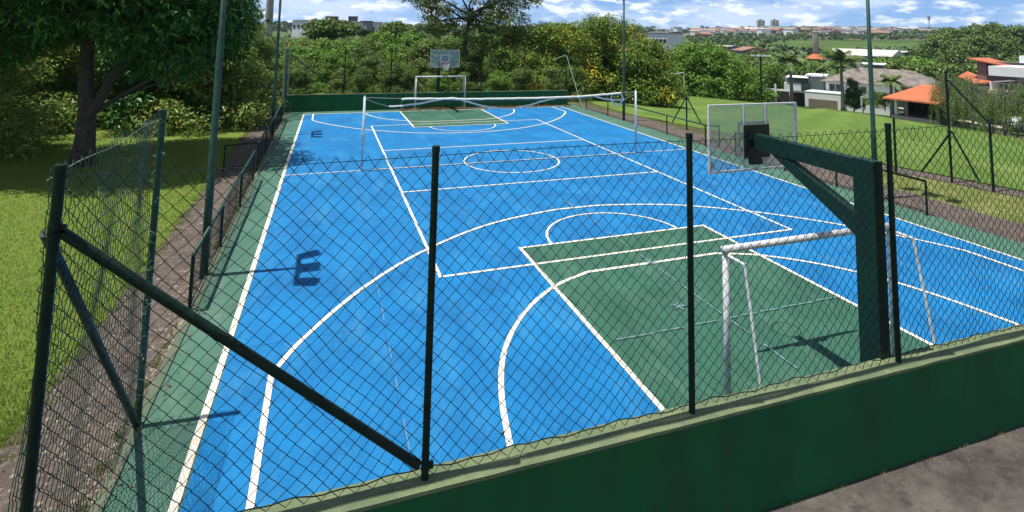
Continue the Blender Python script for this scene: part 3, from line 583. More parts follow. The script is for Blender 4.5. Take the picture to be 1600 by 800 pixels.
def tree_data(seed,H,rw,base,ncl,nper,spread,Ln,W,mat,tr=.25,nl=7,lobes=None,trunk_pts=None,inner=.5,droop=.3,parent=None,flatf=.75,barkm='bark',limbs=8):
    rng=np.random.default_rng(seed); lobes=lobes or make_lobes(H,rw,base,rng,nl,flatf)
    b=MB(); top=base+(H-base)*.45; P=trunk_pts or [(0,0,-.4),(rng.normal()*.1,rng.normal()*.1,base*.5),(rng.normal()*.25,rng.normal()*.25,base),(rng.normal()*.3,rng.normal()*.3,top)]
    b.tube(P,[tr*1.25]+[tr*(1-.6*i/(len(P)-1)) for i in range(1,len(P))],10)
    for q in lobes[:limbs]:
        s=Vector(P[-2]).lerp(Vector(P[-1]),rng.uniform(0,.7)); limb(b,s,(q[0],q[1],q[2]),tr*.42,tr*.08,rng)
        e=Vector(q[:3])
        for _ in range(3):
            d=Vector(rng.normal(0,1,3)).normalized(); limb(b,s.lerp(e,.65),e+Vector((d.x*q[3],d.y*q[4],abs(d.z)*q[5]))*.85,tr*.16,tr*.03,rng,4)
    v,f=leaf_cloud(shell(lobes,ncl,rng,inner),nper,spread,Ln,W,rng=rng,droop=droop)
    return b,v,f
def tree(name,loc,label,cat='tree',group=None,rz=0,mat='forest',**k):
    r=empty(name,loc,rz,label=label,cat=cat,group=group); b,v,f=tree_data(mat=mat,**k); b.build('trunk',M[k.get('barkm','bark')],r,smooth=True); npmesh('crown',v,f,M[mat],r); return r
def gz(x,y): return float(hgt(x,y))
def gat(u,D):
    p=wd(u,60,D)
    for _ in range(6):
        z=gz(p.x,p.y); # solve row giving that ground height
        v=CY+((z-CP.z-rt.z*(u-CX)/CF*D-fw.z*D)/(dn.z*D))*CF; p=wd(u,v,D)
    return p
def ztop(u,v,D): return wd(u,v,D).z
# the big dark mango tree
lob=[(-.6,.6,7.8,4.3,3.6,3.6),(3.2,-.6,6.8,2.2,2.1,2.2),(3.2,1.6,5.2,2.0,2.2,1.9),(1.8,-1.5,6.0,2.2,2.0,2.0),(-2.6,-1.1,5.8,2.6,2.0,2.2),(-4.2,-.1,6.6,2.6,2.2,2.4),(2.0,2.4,5.2,2.2,2.0,2.2),(.2,-2.2,6.8,2.2,1.7,2.0),(2.6,-.8,4.6,1.8,1.8,1.5),(-4.4,2.4,5.0,2.0,1.8,1.9),(-1.5,0,10,3,3,2)]
big=tree('broadleaf_tree',(-14.75,3.6,-.05),'huge dark evergreen tree with forked rough trunk on the left lawn',seed=3,mat='mango',H=14,rw=6,base=2.6,ncl=1700,nper=44,spread=.60,Ln=.30,W=.09,tr=.36,lobes=lob,inner=.72,
  trunk_pts=[(0,0,-.3),(.05,.02,.9),(.02,.02,2.0),(-.12,0,3.2),(-.15,0,5.2),(0,0,7.5)],droop=.8)
b=MB(); rng_=np.random.default_rng(5); limb(b,(.0,-.1,1.5),(1.5,.1,4.6),.2,.12,rng_,7,.05); limb(b,(.1,0,1.7),(3.4,.5,3.9),.10,.04,rng_,7,.06); limb(b,(1.6,.2,2.6),(3.4,-.6,3.0),.06,.02,rng_,6,.1); b.build('forked_limb',M['bark'],big,smooth=True)
# pale leaved shrub tree left of it, and the rounded one by the path
p=gat(30,27); tree('shrub_tree',(p.x,p.y,p.z),'light leaved shrubby tree catching the sun left of the big dark trunk',seed=11,mat='light',H=7.0,rw=4.4,base=.3,ncl=900,nper=40,spread=.50,Ln=.24,W=.075,tr=.16,inner=.65,nl=9)
p=gat(125,30); tree('shrub_tree',(p.x,p.y,p.z),'light leaved shrub tree directly behind the big dark trunk',seed=17,mat='light',H=5.6,rw=3.2,base=.3,ncl=560,nper=40,spread=.50,Ln=.24,W=.075,tr=.14,inner=.65)
p=gat(-60,21); tree('shrub_tree',(p.x,p.y,p.z),'sunlit leafy shrub tree cut by the left edge of the picture',seed=12,mat='light',H=5.8,rw=3.2,base=.3,ncl=520,nper=40,spread=.50,Ln=.24,W=.075,tr=.14,inner=.65)
tree('broadleaf_tree',(-12.3,11.2,-.05),'rounded medium tree with glossy leaves beside the far end of the dirt path',seed=13,mat='light',H=6.2,rw=2.7,base=.35,ncl=620,nper=42,spread=.50,Ln=.24,W=.08,tr=.2,inner=.65)
tree('broadleaf_tree',(-15.5,13.8,-.05),'dark leafy tree behind the rounded tree at the left fence',seed=14,mat='mango',H=8.5,rw=4.2,base=.5,ncl=760,nper=40,spread=.58,Ln=.28,W=.09,tr=.22,inner=.65)
tree('broadleaf_tree',(-11.6,15.6,-.05),'low leafy tree filling the corner beyond the dirt path',seed=15,mat='forest',H=5.4,rw=2.6,base=.2,ncl=420,nper=38,spread=.50,Ln=.24,W=.08,tr=.16,inner=.6)
# green mesh boundary fence behind the lawn
gf=empty('boundary_fence',(-17,11,0),label='dark green slatted boundary fence behind the left lawn',cat='fence')
pf=[(-30,6.2),(-26.4,7.6),(-22.8,9),(-19.4,10.3),(-16.6,11.4),(-13.9,13.4)]
for i,(x,y) in enumerate(pf):
    b=MB(); b.tube([(x+17,y-11,-.2),(x+17,y-11,1.55)],.035,8); b.build('post',M['palepost'] if i%2 else M['gpost2'],gf)
for (x0,y0),(x1,y1) in zip(pf[:-1],pf[1:]):
    b=MB(); L_=math.hypot(x1-x0,y1-y0); Mt=Matrix.Translation((x0+17,y0-11,0))@Matrix.Rotation(math.atan2(y1-y0,x1-x0),4,'Z')
    for k in range(9): b.box(0,L_,-.008,.008,.08+k*.16,.08+k*.16+.10,Mt)
    b.build('slat_panel',M['gpost2'],gf)
# background thicket: five prototypes, copied
protos=[]
def proto(i,mat,H,rw,base,**k):
    kw=dict(ncl=330,nper=44,spread=.74,Ln=.30,W=.15,tr=.2,inner=.6); kw.update(k); b,v,f=tree_data(seed=100+i,H=H,rw=rw,base=base,mat=mat,**kw); r=empty('thicket_tree'); b.build('trunk',M['bark'],r,smooth=True); npmesh('crown',v,f,M[mat],r); protos.append((r,H,[False])); return r
proto(0,'forest',7,3.6,.6); proto(1,'forest2',7,3.4,.5); proto(2,'bright',6.5,3.5,.5); proto(3,'forest',8,3.8,1.2,nl=9); proto(4,'forest2',6,3.6,.4,nl=10)
def put(k,u,D,vtop,name,label,cat,group=None,wf=1.0,dz=0):
    r,H,used=protos[k]; o=r if not used[0] else copy_tree(r)
    used[0]=True; p=gat(u,D); h=ztop(u,vtop,D)-p.z; s=h/H; o.location=(p.x,p.y,p.z+dz); o.scale=(s*wf,s*wf,s); o.rotation_euler.z=random.uniform(0,6.28); o.name=name; tag(o,label,cat,group); return o
G1='trees packed in the thicket beyond the far wall'
random.seed(21)
lab=['bushy deep green tree in the thicket beyond the far wall','olive tinted bushy tree in the thicket beyond the far wall','bright green bushy tree in the thicket beyond the far wall','tall deep green tree in the thicket beyond the far wall','low wide olive tree in the thicket beyond the far wall']
for (D,vt,us) in ((40.5,112,range(395,905,42)),(45,92,range(380,930,48)),(52,76,range(360,940,52)),(62,62,range(350,960,58)),(76,64,range(340,900,62)),(92,61,range(340,900,66)),(112,59,range(350,980,60))):
    for u in us:
        k=random.choice((0,1,2,3,4,2)); uu=u+random.uniform(-12,12)
        if uu>905 and D<50: continue
        put(k,uu,D+random.uniform(-1.5,1.5),vt+(random.uniform(-16,10) if D<70 else random.uniform(-4,5)),'thicket_tree',lab[k],'tree',G1,wf=1.15 if D>48 else 1.0)
# dark backing trees left behind the lawn
for u,D,vt in ((150,36,60),(230,37,80),(300,39,60),(190,33,110),(265,34,120),(60,38,50),(-40,36,50),(10,32,90),(110,33,100),(370,46,68),(330,52,70),(400,44,95),(345,38,110)):
    k=random.choice((0,3,3)); put(k,u,D,vt,'thicket_tree','dark tree behind the boundary fence at the left','tree','trees behind the left boundary fence',wf=1.2)
# flat topped trees by the white blocks
for i,(u,D,vt,rwp,lb) in enumerate(((514,105,29,44,'flat-topped spreading tree in front of the white blocks on the left skyline'),(619,100,34,27,'smaller umbrella shaped tree right of the white blocks on the skyline'))):
    D*=.82; p=gat(u,D); H=ztop(u,vt,D)-p.z; rw=rwp*D/CF; lobs=[(rw*.5*math.cos(a),rw*.5*math.sin(a),H-1.6+.5*math.sin(a*3),rw*.5,rw*.5,.9) for a in np.linspace(0,5.4,7)]+[(0,0,H-.9,rw*.5,rw*.5,.8)]
    tree('umbrella_tree',p,lb,seed=40+i,mat='forest',H=H,rw=rw,base=H*.55,ncl=700,nper=14,spread=.6,Ln=.5,W=.3,tr=.3,lobes=lobs,inner=.3)
# open feathery tree over the far wall
p=gat(735,47); H=ztop(735,-45,47)-p.z
lobs=[(-4.6,0,H*.80,2.0,2,.7),(-3.1,.5,H*.70,1.8,2,.9),(-2.0,-.5,H*.9,2.0,2,1.2),(0,0,H*.93,2.2,2.2,1.2),(2.2,0,H*.88,2.2,2,1.2),(4.0,.6,H*.80,2.2,2.2,1.0),(5.2,-.4,H*.83,1.5,1.6,.8),(1.2,.5,H*.68,2.4,2,1.3),(3.0,-.5,H*.6,1.8,1.8,1.2),(-1.0,.3,H*.6,1.8,1.6,1.0),(-3.6,.2,H*.56,1.5,1.5,.9),(3.8,.4,H*.48,1.6,1.6,.9),(1.8,.2,H*.40,1.8,1.5,.9),(-1.6,.2,H*.34,1.2,1.2,.7),(-2.6,-.4,H*.52,1.6,1.6,.9),(.3,0,H*.45,1.4,1.2,.8)]
tree('open_crowned_tree',p,'tall open feathery tree with bare dark limbs rising right of the far backboard',seed=50,mat='sparse',H=H,rw=5,base=H*.3,ncl=640,nper=30,spread=.52,Ln=.32,W=.10,tr=.26,lobes=lobs,inner=.25,rz=-.35,limbs=12,
  trunk_pts=[(0,0,-.3),(-.1,0,H*.10),(-.45,0,H*.25),(-.6,0,H*.38),(-.3,0,H*.55),(0,0,H*.7)])
# yellow flowering trees
for i,(u,D,vt,rwp,lb,bs) in enumerate(((860,47,34,85,'flowering tree full of yellow blossom right of the open feathery tree',.8),(935,50,24,95,'largest yellow flowering tree behind the far right floodlight pole',.8),(1000,47,62,58,'yellow flowering tree with low drooping branches at the edge of the playing field',1.0))):
    p=gat(u,D); H=ztop(u,vt,D)-p.z; rw=rwp*D/CF
    tree('flowering_tree',p,lb,group='yellow flowering trees',seed=60+i,mat='yellow',H=H,rw=rw,base=bs,ncl=620,nper=46,spread=.62,Ln=.25,W=.12,tr=.26,inner=.66,nl=11,droop=.6)
# green dome tree at the field edge, and yellowish bushes right of it
p=gat(1090,92); H=ztop(1090,66,92)-p.z; tree('broadleaf_tree',p,'broad domed bright green tree at the far edge of the playing field',seed=70,mat='bright',H=H,rw=76*92/CF,base=1.2,ncl=900,nper=38,spread=.95,Ln=.42,W=.24,tr=.4,inner=.7,nl=12)
for i,(u,D,vt,lb) in enumerate(((1170,98,103,'yellowish green bush behind the field beside the dark boundary wall'),(1205,125,98,'loose green tree behind the tall field lamp'),(1152,120,100,'mid green tree just right of the domed tree'))):
    p=gat(u,D); H=ztop(u,vt,D)-p.z; tree('broadleaf_tree',p,lb,seed=80+i,mat='bright',H=H,rw=4.6,base=.4,ncl=600,nper=14,spread=.6,Ln=.42,W=.22,tr=.2,inner=.65)
# canopy between the houses and the cane field
proto(5,'forest',10,6.5,1,ncl=260,nper=36,spread=1.25,Ln=.7,W=.36,tr=.3,nl=10)
proto(6,'bright',10,6.5,1,ncl=260,nper=36,spread=1.25,Ln=.7,W=.36,tr=.3,nl=10)
random.seed(33)
for u,D,vt in ((1140,150,94),(1178,160,90),(1215,155,92),(1255,165,94),(1290,150,100),(1325,170,93),(1350,185,92),(1385,150,93),(1412,150,96),(1440,150,92),(1465,140,100),(1400,170,90),(1430,175,88),(1230,190,84),(1190,210,80),(1150,220,82),(1120,200,84),(1500,135,100),(1590,200,88),(1560,190,95),(1625,150,90),(1270,180,96),(1310,190,97)):
    k=random.choice((5,5,6)); put(k,u,D,vt,'valley_tree',('deep' if k==5 else 'bright')+' green rounded tree in the canopy behind the houses','tree','valley trees behind the houses')
for u,D,vt,lb in ((1475,210,52,'darkest tall tree at the left end of the hillside grove'),(1505,225,42,'tall rounded tree in the middle of the hillside grove'),(1545,230,36,'tallest pale green tree of the hillside grove'),(1580,225,40,'rounded tree at the right end of the hillside grove'),(1530,205,55,'lower tree in front of the hillside grove'),(1570,205,60,'lower tree right of the front of the hillside grove'),(1498,200,66,'lowest tree in front of the hillside grove')):
    put(5 if u<1490 else 5,u,D,vt,'grove_tree',lb,'tree','hillside grove',wf=.8)
# palms
def palm(u,vb,vt,D,label,n=16,fl=3.6):
    p=wd(u,vb,D); p.z=min(p.z,gz(p.x,p.y)+.3); H=ztop(u,vt,D)-p.z; Ht=H-fl*.42; r=empty('palm_tree',p,label=label,cat='palm',group='palms by the houses')
    b=MB(); b.tube([(0,0,-.4),(0,0,.4),(.05,0,Ht*.35),(0,.05,Ht*.7),(0,0,Ht)],[.36,.30,.27,.22,.13],12); b.build('trunk',M['palmbark'],r,smooth=True)
    b=MB(); b.tube([(0,0,Ht-.9),(0,0,Ht-.2),(0,0,Ht+.5)],[.16,.17,.07],10); b.build('crownshaft',M['bright'],r,smooth=True)
    V=[];F=[]; rng=np.random.default_rng(int(u))
    for k in range(n):
        a=k/n*6.283*2.6+rng.uniform(-.2,.2); el=rng.uniform(.05,1.15); L_=fl*rng.uniform(.85,1.1); pts=[]
        for j in range(12):
            t=j/11; rr_=L_*(t*math.cos(el)*.95+.1*t); z=L_*(math.sin(el)*t-.75*t*t*(1-.45*math.sin(el))); pts.append(Vector((rr_*math.cos(a),rr_*math.sin(a),Ht+.3+z)))
        sd_=Vector((-math.sin(a),math.cos(a),0))
        for j in range(11):
            for q in range(3):
                c=pts[j].lerp(pts[j+1],q/3); tt=(j+q/3)/11; ll=fl*.26*math.sin(math.pi*min(1,.18+tt*.85))
                fwd=(pts[j+1]-pts[j]).normalized()
                for s in (-1,1):
                    e=c+sd_*s*ll*.8+fwd*ll*.35-Vector((0,0,ll*rng.uniform(.35,.75))); o=len(V); w_=fwd*.085
                    V+=[c-w_,c+w_,e+w_*.6,e-w_*.2]; F.append((o,o+1,o+2,o+3))
    npmesh('fronds',[tuple(x) for x in V],F,M['palm'],r); return r
palm(1237,156,82,92,'tall palm in front of the dark boundary wall, left of the white garage')
palm(1317,168,78,88,'tall palm with drooping fronds in front of the white house window',18,4.2)
palm(1394,168,118,80,'smaller palm left of the orange-roofed pavilion',12,2.6)
palm(1310,150,96,104,'palm half hidden behind the palm at the white house',12,3.4)
# columnar dark shrub beside the second palm
p=wd(1334,170,88); H=ztop(1334,122,88)-p.z
lobs=[(0,0,H*.28,1.35,1.35,H*.28),(-.2,0,H*.62,.9,.9,H*.25),(-.5,0,H*.88,.45,.45,H*.14),(1.1,0,H*.5,.5,.5,H*.2),(.5,0,H*.78,.4,.4,H*.16),(-1.2,0,H*.4,.4,.4,H*.2)]
tree('columnar_shrub',p,'dark upright shrub with pointed tips right of the tall palm by the white house',cat='shrub',seed=90,mat='mango',H=H,rw=1.4,base=.2,ncl=420,nper=16,spread=.28,Ln=.3,W=.12,tr=.12,lobes=lobs,inner=.6)
p=wd(1349,172,87); tree('columnar_shrub',p,'slim cactus-like shrub just right of the dark upright shrub',cat='shrub',seed=91,mat='mango',H=2.6,rw=.4,base=.1,ncl=90,nper=14,spread=.2,Ln=.22,W=.08,tr=.08,lobes=[(0,0,1.1,.3,.3,1.0),(.3,0,1.6,.18,.18,.8)],inner=.4)
for i,(u,v,D,h,rw,mt,lb) in enumerate(((1368,163,84,2.2,1.5,'bright','yellowish shrub on the bank left of the pavilion'),(1383,170,82,2.4,1.6,'forest','rounded shrub below the small palm'),(1452,172,76,2.6,1.4,'forest','dark shrub at the right end of the pavilion'),(1350,158,95,1.6,1.6,'bright','low shrub along the white house wall'))):
    tree('garden_shrub',wd(u,v,D),lb,cat='shrub',seed=95+i,mat=mt,H=h,rw=rw,base=.1,ncl=200,nper=14,spread=.3,Ln=.22,W=.1,tr=.06,inner=.5)
# weeping feathery trees
def weeping(u,v,D,H,rw,label,seed,rz=0):
    p=wd(u,v,D); rng=np.random.default_rng(seed); r=empty('weeping_tree',p,rz,label=label,cat='tree',group='weeping trees by the houses'); b=MB(); b.tube([(0,0,-.4),(.1,0,H*.3),(-.1,.05,H*.6),(0,0,H*.85)],[.16,.12,.09,.04],8)
    V=[];F=[]
    for i in range(90):
        a=rng.uniform(0,6.283); r0=rw*rng.uniform(.1,1)**.6; zt=H*(1-.55*(r0/rw)**2)*rng.uniform(.75,1.02); c=Vector((r0*math.cos(a),r0*math.sin(a),zt)); limb(b,(0,0,H*.5*rng.uniform(.7,1.5)),c,.03,.01,rng,3)
        ln=H*rng.uniform(.2,.5)
        for j in range(70):
            t=j/70; q=c+Vector((rng.normal()*.13,rng.normal()*.13,-t*ln)); d=Vector((rng.normal()*.4,rng.normal()*.4,-1)).normalized()*rng.uniform(.15,.3); s_=Vector(rng.normal(0,1,3)).normalized()*.022; o=len(V); V+=[q-s_,q+s_,q+s_+d,q-s_+d]; F.append((o,o+1,o+2,o+3))
    b.build('trunk',M['palmbark'],r); npmesh('crown',[tuple(x) for x in V],F,M['willow'],r)
weeping(1486,196,70,7.6,2.2,'pale-trunked weeping tree right of the orange-roofed pavilion',201)
weeping(1521,203,66,7.2,2.4,'fuller weeping tree in front of the grey brick wall',202)
weeping(1572,205,62,6.0,2.6,'weeping tree in front of the white two-storey house',203)
weeping(1612,212,60,6.4,2.4,'weeping tree at the right edge of the picture',204)
# ---------------------------------------------------------------- houses near the field
class Frame:
    """local frame: origin at the left end of a front wall, x along it, y away from the camera"""
    def __init__(s,uL,DL,uR,DR,vb):
        a=wd(uL,vb,DL); b=wd(uR,vb,DR); s.o=a.copy(); s.a=math.atan2(b.y-a.y,b.x-a.x); s.W=math.hypot(b.x-a.x,b.y-a.y)
        s.M=Matrix.Translation(a)@Matrix.Rotation(s.a,4,'Z'); s.Mi=s.M.inverted(); s.uL,s.DL,s.uR,s.DR=uL,DL,uR,DR
    def loc(s,u,v,yoff=0):
        """where the sight line through a pixel meets the plane y=yoff of this wall"""
        d=(wd(u,v,1)-CP); A=s.Mi@CP; B=(s.Mi.to_3x3()@d); t=(yoff-A.y)/B.y; return A+B*t
def fbox(fr_,b,u0,u1,v0,v1,y0,y1,pad=0,zmin=None):
    p=fr_.loc(u0,v0,y0); q=fr_.loc(u1,v1,y0); z0=q.z if zmin is None else zmin; b.box(min(p.x,q.x),max(p.x,q.x),y0,y1,min(z0,p.z),max(z0,p.z)); return p,q
def house(name,fr_,label,cat='house'): 
    r=empty(name,fr_.o,fr_.a,label=label,cat=cat); return r
def window(fr_,root,u0,u1,v0,v1,y=-.03,n=2,mat='glass'):
    p=fr_.loc(u0,v0,y); q=fr_.loc(u1,v1,y); x0,x1,z0,z1=min(p.x,q.x),max(p.x,q.x),min(p.z,q.z),max(p.z,q.z); f=MB(); w_=.07
    f.box(x0,x1,y-.05,y,z1-w_,z1); f.box(x0,x1,y-.05,y,z0,z0+w_)
    for k in range(n+1): x=x0+(x1-x0-w_)*k/n; f.box(x,x+w_,y-.048,y,z0+w_,z1-w_)
    o=f.build('window',M['hwhite'],root); g=MB(); g.box(x0+.02,x1-.02,y-.012,y+.02,z0+.02,z1-.02); g.build('pane',M[mat],o); return o
# white house with the garage and long tiled roof
f=Frame(1258,97,1316,93,166); h=house('white_house',f,'white house with a beige garage panel and a long aged tiled roof behind two palms')
b=MB(); p0=f.loc(1258,141,0); p1=f.loc(1316,150,0); zt=(p0.z+p1.z)/2; b.box(0,f.W,0,4,-2,zt); b.build('terrace_block',M['hwhite'],h)
b=MB(); b.box(.6,f.W-.7,-.03,.05,-1.2,zt-1.15); b.build('garage_panel',M['hbeige'],h)
b=MB(); b.box(-.02,f.W+.02,-.06,4.05,zt+.002,zt+.12); b.build('parapet',M['hwhite'],h)
q0=f.loc(1290,126,4); q1=f.loc(1475,140,4); zw=q0.z; b=MB(); b.box(q0.x,q0.x+10.5,4.06,13,-2,zw); b.build('upper_wall',M['hwhite'],h)
window(f,h,1295,1316,130,148,4.03,2); window(f,h,1343,1355,135,148,4.03,1)
b=MB(); b.box(f.W+.03,q0.x+10.4,1.2,4.05,-2,zt-.9); b.build('side_wall',M['hwhite'],h)
x0,x1=q0.x-.7,q0.x+16.5; ze=zw+.02; zr=ze+2.4; ya,yb=3.2,14.6; ym=(ya+yb)/2
b=MB(); b.add([(x0,ya,ze),(x1,ya,ze),(x1,yb,ze),(x0,yb,ze),(x0+4.5,ym,zr),(x1-4.5,ym,zr),(x0,ya,ze-.16),(x1,ya,ze-.16),(x1,yb,ze-.16),(x0,yb,ze-.16)],[(0,1,5,4),(1,2,5),(2,3,4,5),(3,0,4),(0,6,7,1),(1,7,8,2),(2,8,9,3),(3,9,6,0),(6,9,8,7)]); b.build('roof',M['oldtile'],h)
b=MB(); b.box(q0.x+10.6,q0.x+15.8,4.2,12.5,-2,zw-.16); b.build('rear_wall',M['hgrey'],h)
# flat roofed white house and its dark boundary wall
f=Frame(1225,108,1294,104,150); h=house('flat_roof_house',f,'flat-roofed white house behind the dark boundary wall and the first palm')
b=MB(); fbox(f,b,1225,1252,129,150,0,5); b.build('front_block',M['hwhite'],h)
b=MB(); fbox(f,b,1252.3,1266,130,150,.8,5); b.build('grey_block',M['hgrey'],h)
b=MB(); fbox(f,b,1262,1294,122,152,3,10); b.build('rear_block',M['hwhite'],h)
b=MB(); fbox(f,b,1226,1262,120,122.5,-.3,6); fbox(f,b,1258,1292,117,119.5,2,9); b.build('roof_slab',M['hwhite'],h)
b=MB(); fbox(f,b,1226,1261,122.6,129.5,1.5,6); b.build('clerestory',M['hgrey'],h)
f=Frame(1190,98,1258,93,158); h=house('boundary_wall',f,'dark boundary wall with a white cap along the far edge of the field','wall')
zc=f.loc(1192,140,0).z; b=MB(); b.box(0,f.W-.1,0,.25,-2.5,zc); b.build('wall_body',M['hdark'],h); b=MB(); b.box(-.05,f.W-.1,-.06,.4,zc+.002,zc+.28); b.build('cap',M['hwhite'],h)
b=MB(); b.box(f.W*.32,f.W*.36,-.1,-.01,-2.5,zc+1.2); b.box(f.W*.66,f.W*.69,-.1,-.01,-2.5,zc+.6); b.build('pier',M['hwhite'],h)
# small white rooftop house
f=Frame(1322,116,1382,112,118); h=house('rooftop_house',f,'small white flat-roofed house showing above the long tiled roof')
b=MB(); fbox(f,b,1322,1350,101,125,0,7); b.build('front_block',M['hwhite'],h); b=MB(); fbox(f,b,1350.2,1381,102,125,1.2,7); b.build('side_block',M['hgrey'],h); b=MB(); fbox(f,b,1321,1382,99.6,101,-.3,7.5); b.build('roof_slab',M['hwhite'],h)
for u in (1356,1366,1374): window(f,h,u,u+5,109,115,1.17,1,'dglass_shade')
# pavilion
f=Frame(1399,76,1466,71.5,176); h=house('garden_pavilion',f,'open garden pavilion with a bright orange tiled roof and white posts','pavilion')
ze=f.loc(1399,153,0).z; Dp=7.5
for k,(x,y) in enumerate(((.1,.1),(f.W*.27,.1),(f.W*.98,.1),(f.W*.98,Dp-.2),(.1,Dp-.2))):
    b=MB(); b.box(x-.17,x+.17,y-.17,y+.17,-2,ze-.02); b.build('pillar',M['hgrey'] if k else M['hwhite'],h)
b=MB(); b.box(.3,f.W-.2,Dp-.6,Dp-.3,-1,ze-.02); b.build('back_wall',M['dglass_shade'],h)  # near black to stand for the shade under the roof
b=MB(); b.box(-.3,f.W+.3,-.5,Dp,-1.5,-.25); b.build('floor_slab',M['slatey'],h)  # floor coloured dark to join the painted shade inside
b=MB(); b.box(.02,.2,2.2,Dp-.7,-1,ze-.02); b.build('side_wall',M['dglass_shade'],h); b=MB(); b.box(f.W-.35,f.W-.22,1.0,Dp-.7,-1,ze-.02); b.build('side_wall',M['dglass_shade'],h)  # dark panels added at the sides so the open inside looks shaded
b=MB(); ex=1.1; zr=ze+1.9; x0,x1,y0,y1=-ex,f.W+ex*.5,-ex,Dp+.6
b.add([(x0,y0,ze),(x1,y0,ze),(x1,y1,ze),(x0,y1,ze),(f.W*.32,Dp*.55,zr),(f.W*.68,Dp*.55,zr)]+[(x0,y0,ze-.2),(x1,y0,ze-.2),(x1,y1,ze-.2),(x0,y1,ze-.2)],[(0,1,5,4),(1,2,5),(2,3,4,5),(3,0,4),(0,6,7,1),(1,7,8,2),(2,8,9,3),(3,9,6,0),(6,9,8,7)]); b.build('roof',M['clay'],h)
for x in (1.6,3.8):
    b=MB(); b.box(x,x+1.3,1.5,2.4,.42,.48); b.box(x+.55,x+.75,1.85,2.05,-.25,.42); b.build('table',M['rubber'],h)
# right hand white two storey house
f=Frame(1546,74,1690,66,150); h=house('two_storey_house',f,'white two-storey house with a wide white fascia at the right edge')
b=MB(); fbox(f,b,1544,1690,103,127,0,8); b.build('fascia',M['hwhite'],h)
b=MB(); fbox(f,b,1546,1550,127.1,150,0,.4); b.build('column',M['hwhite'],h)
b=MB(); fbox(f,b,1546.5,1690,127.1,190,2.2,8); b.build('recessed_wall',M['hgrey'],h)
window(f,h,1590,1597,130,143,2.17,1,'dglass_shade'); window(f,h,1560,1586,130,143,2.17,3)
b=MB(); fbox(f,b,1543,1690,146,152,-.6,2.1); b.build('balcony',M['sand'],h)
b=MB(); fbox(f,b,1592,1690,87,102.8,2,8); b.build('roof_block',M['hwhite'],h)
# mauve house with orange mono-pitch roofs
f=Frame(1518,84,1548,80,150); h=house('mauve_house',f,'mauve house with two orange mono-pitch roofs behind the white two-storey house')
b=MB(); fbox(f,b,1526,1546,96,190,2,9); b.build('tower_wall',M['hpink'],h)
b=MB(); fbox(f,b,1500,1547,131,200,-.2,1.95); b.build('brick_wall',M['slatey'],h)
def roofq(f,root,pts,mat,th=.16):
    P=[f.loc(u,v,y) for u,v,y in pts]; b=MB(); n=len(P); b.add([tuple(q) for q in P]+[(q.x,q.y,q.z-th) for q in P],[tuple(range(n)),tuple(range(2*n-1,n-1,-1))]+[(i,(i+1)%n,n+(i+1)%n,n+i)[::-1] for i in range(n)]); o=b.build('roof',mat,root); 
    import bmesh
    bm=bmesh.new(); bm.from_mesh(o.data); bmesh.ops.recalc_face_normals(bm,faces=bm.faces); bm.to_mesh(o.data); bm.free(); return o
roofq(f,h,[(1511,90.3,1.4),(1573,103,1.4),(1586,101.2,7),(1545,90.0,9)],M['clay'])
roofq(f,h,[(1497,119,-.8),(1523,130.5,-.8),(1549,129.5,1.9),(1549,127,2),(1512,111,6)],M['clay'])
# small white car, half hidden by the weeping trees
def car(loc,rz,label):
    r=empty('parked_car',loc,rz,label=label,cat='car'); prof=[(-2.1,.35),(-2.12,.75),(-1.95,.9),(-1.5,.98),(-.9,1.42),(.5,1.45),(1.15,.98),(1.9,.85),(2.1,.65),(2.1,.35)]
    b=MB(); n=len(prof); vs=[]
    for s,k in ((-.82,1),(.82,1)): vs+=[(x,s*(1 if z<1 else .86),z) for x,z in prof]
    b.add(vs,[tuple(range(n)),tuple(range(2*n-1,n-1,-1))]+[(i,n+i,n+(i+1)%n,(i+1)%n) for i in range(n)]); b.build('body',M['white'],r,bevel=.05)
    g=MB()
    for s in (-1,1): g.add([(-1.2,s*.80,1.02),(.95,s*.80,1.02),(.45,s*.74,1.36),(-.85,s*.74,1.36)],[(0,1,2,3)])
    g.build('window',M['glass'],r)
    for x in (-1.35,1.35):
        for s in (-1,1):
            w_=MB(); w_.tube([(x,s*.72,.32),(x,s*.86,.32)],.32,18); t_=w_.build('wheel',M['rubber'],r); w_=MB(); w_.tube([(x,s*.85,.32),(x,s*.87,.32)],.19,14); w_.build('rim',M['galv'],t_)
    return r
pc=wd(1587,198,64); car((pc.x,pc.y,pc.z-.3),R(20),'white car parked behind the brown wooden fence under the weeping trees')
# paved strip, low wooden fence and kerb stones by the houses
vs=[wd(*q) for q in [(1395,169,82),(1440,178,78),(1480,186,74),(1540,198,68),(1640,214,60)]]; b=MB(); n=len(vs); off=Vector((.75,.66,0))
b.add([tuple(q+Vector((0,0,.10))) for q in vs]+[tuple(q+off*2.6+Vector((0,0,.12))) for q in vs],[(i,i+1,n+i+1,n+i) for i in range(n-1)]); o=b.build('paved_strip',M['sand'],kind='structure'); 
for pl in o.data.polygons:
    if pl.normal.z<0: pl.flip()
A=wd(1552,212,60); B_=wd(1660,236,50); wf=empty('wooden_fence',A,math.atan2(B_.y-A.y,B_.x-A.x),label='low brown wooden post and board fence at the right edge of the field',cat='fence'); L_=math.hypot(B_.x-A.x,B_.y-A.y)
for k in range(6):
    b=MB(); b.box(k*L_/5-.1,k*L_/5+.1,-.1,.1,-1.2,1.0); b.build('post',M['bark'],wf)
b=MB()
for z in (-.5,-.1,.3): b.box(0,L_,.11,.15,z,z+.3)
b.build('board',M['hbeige'],wf)
A=wd(1345,157,84); bn=empty('low_barrier',A,R(-25),label='low white barrier at the edge of the field below the dark upright shrub',cat='barrier'); b=MB(); b.box(0,2.4,-.1,.1,.35,.6); b.build('beam',M['white'],bn)
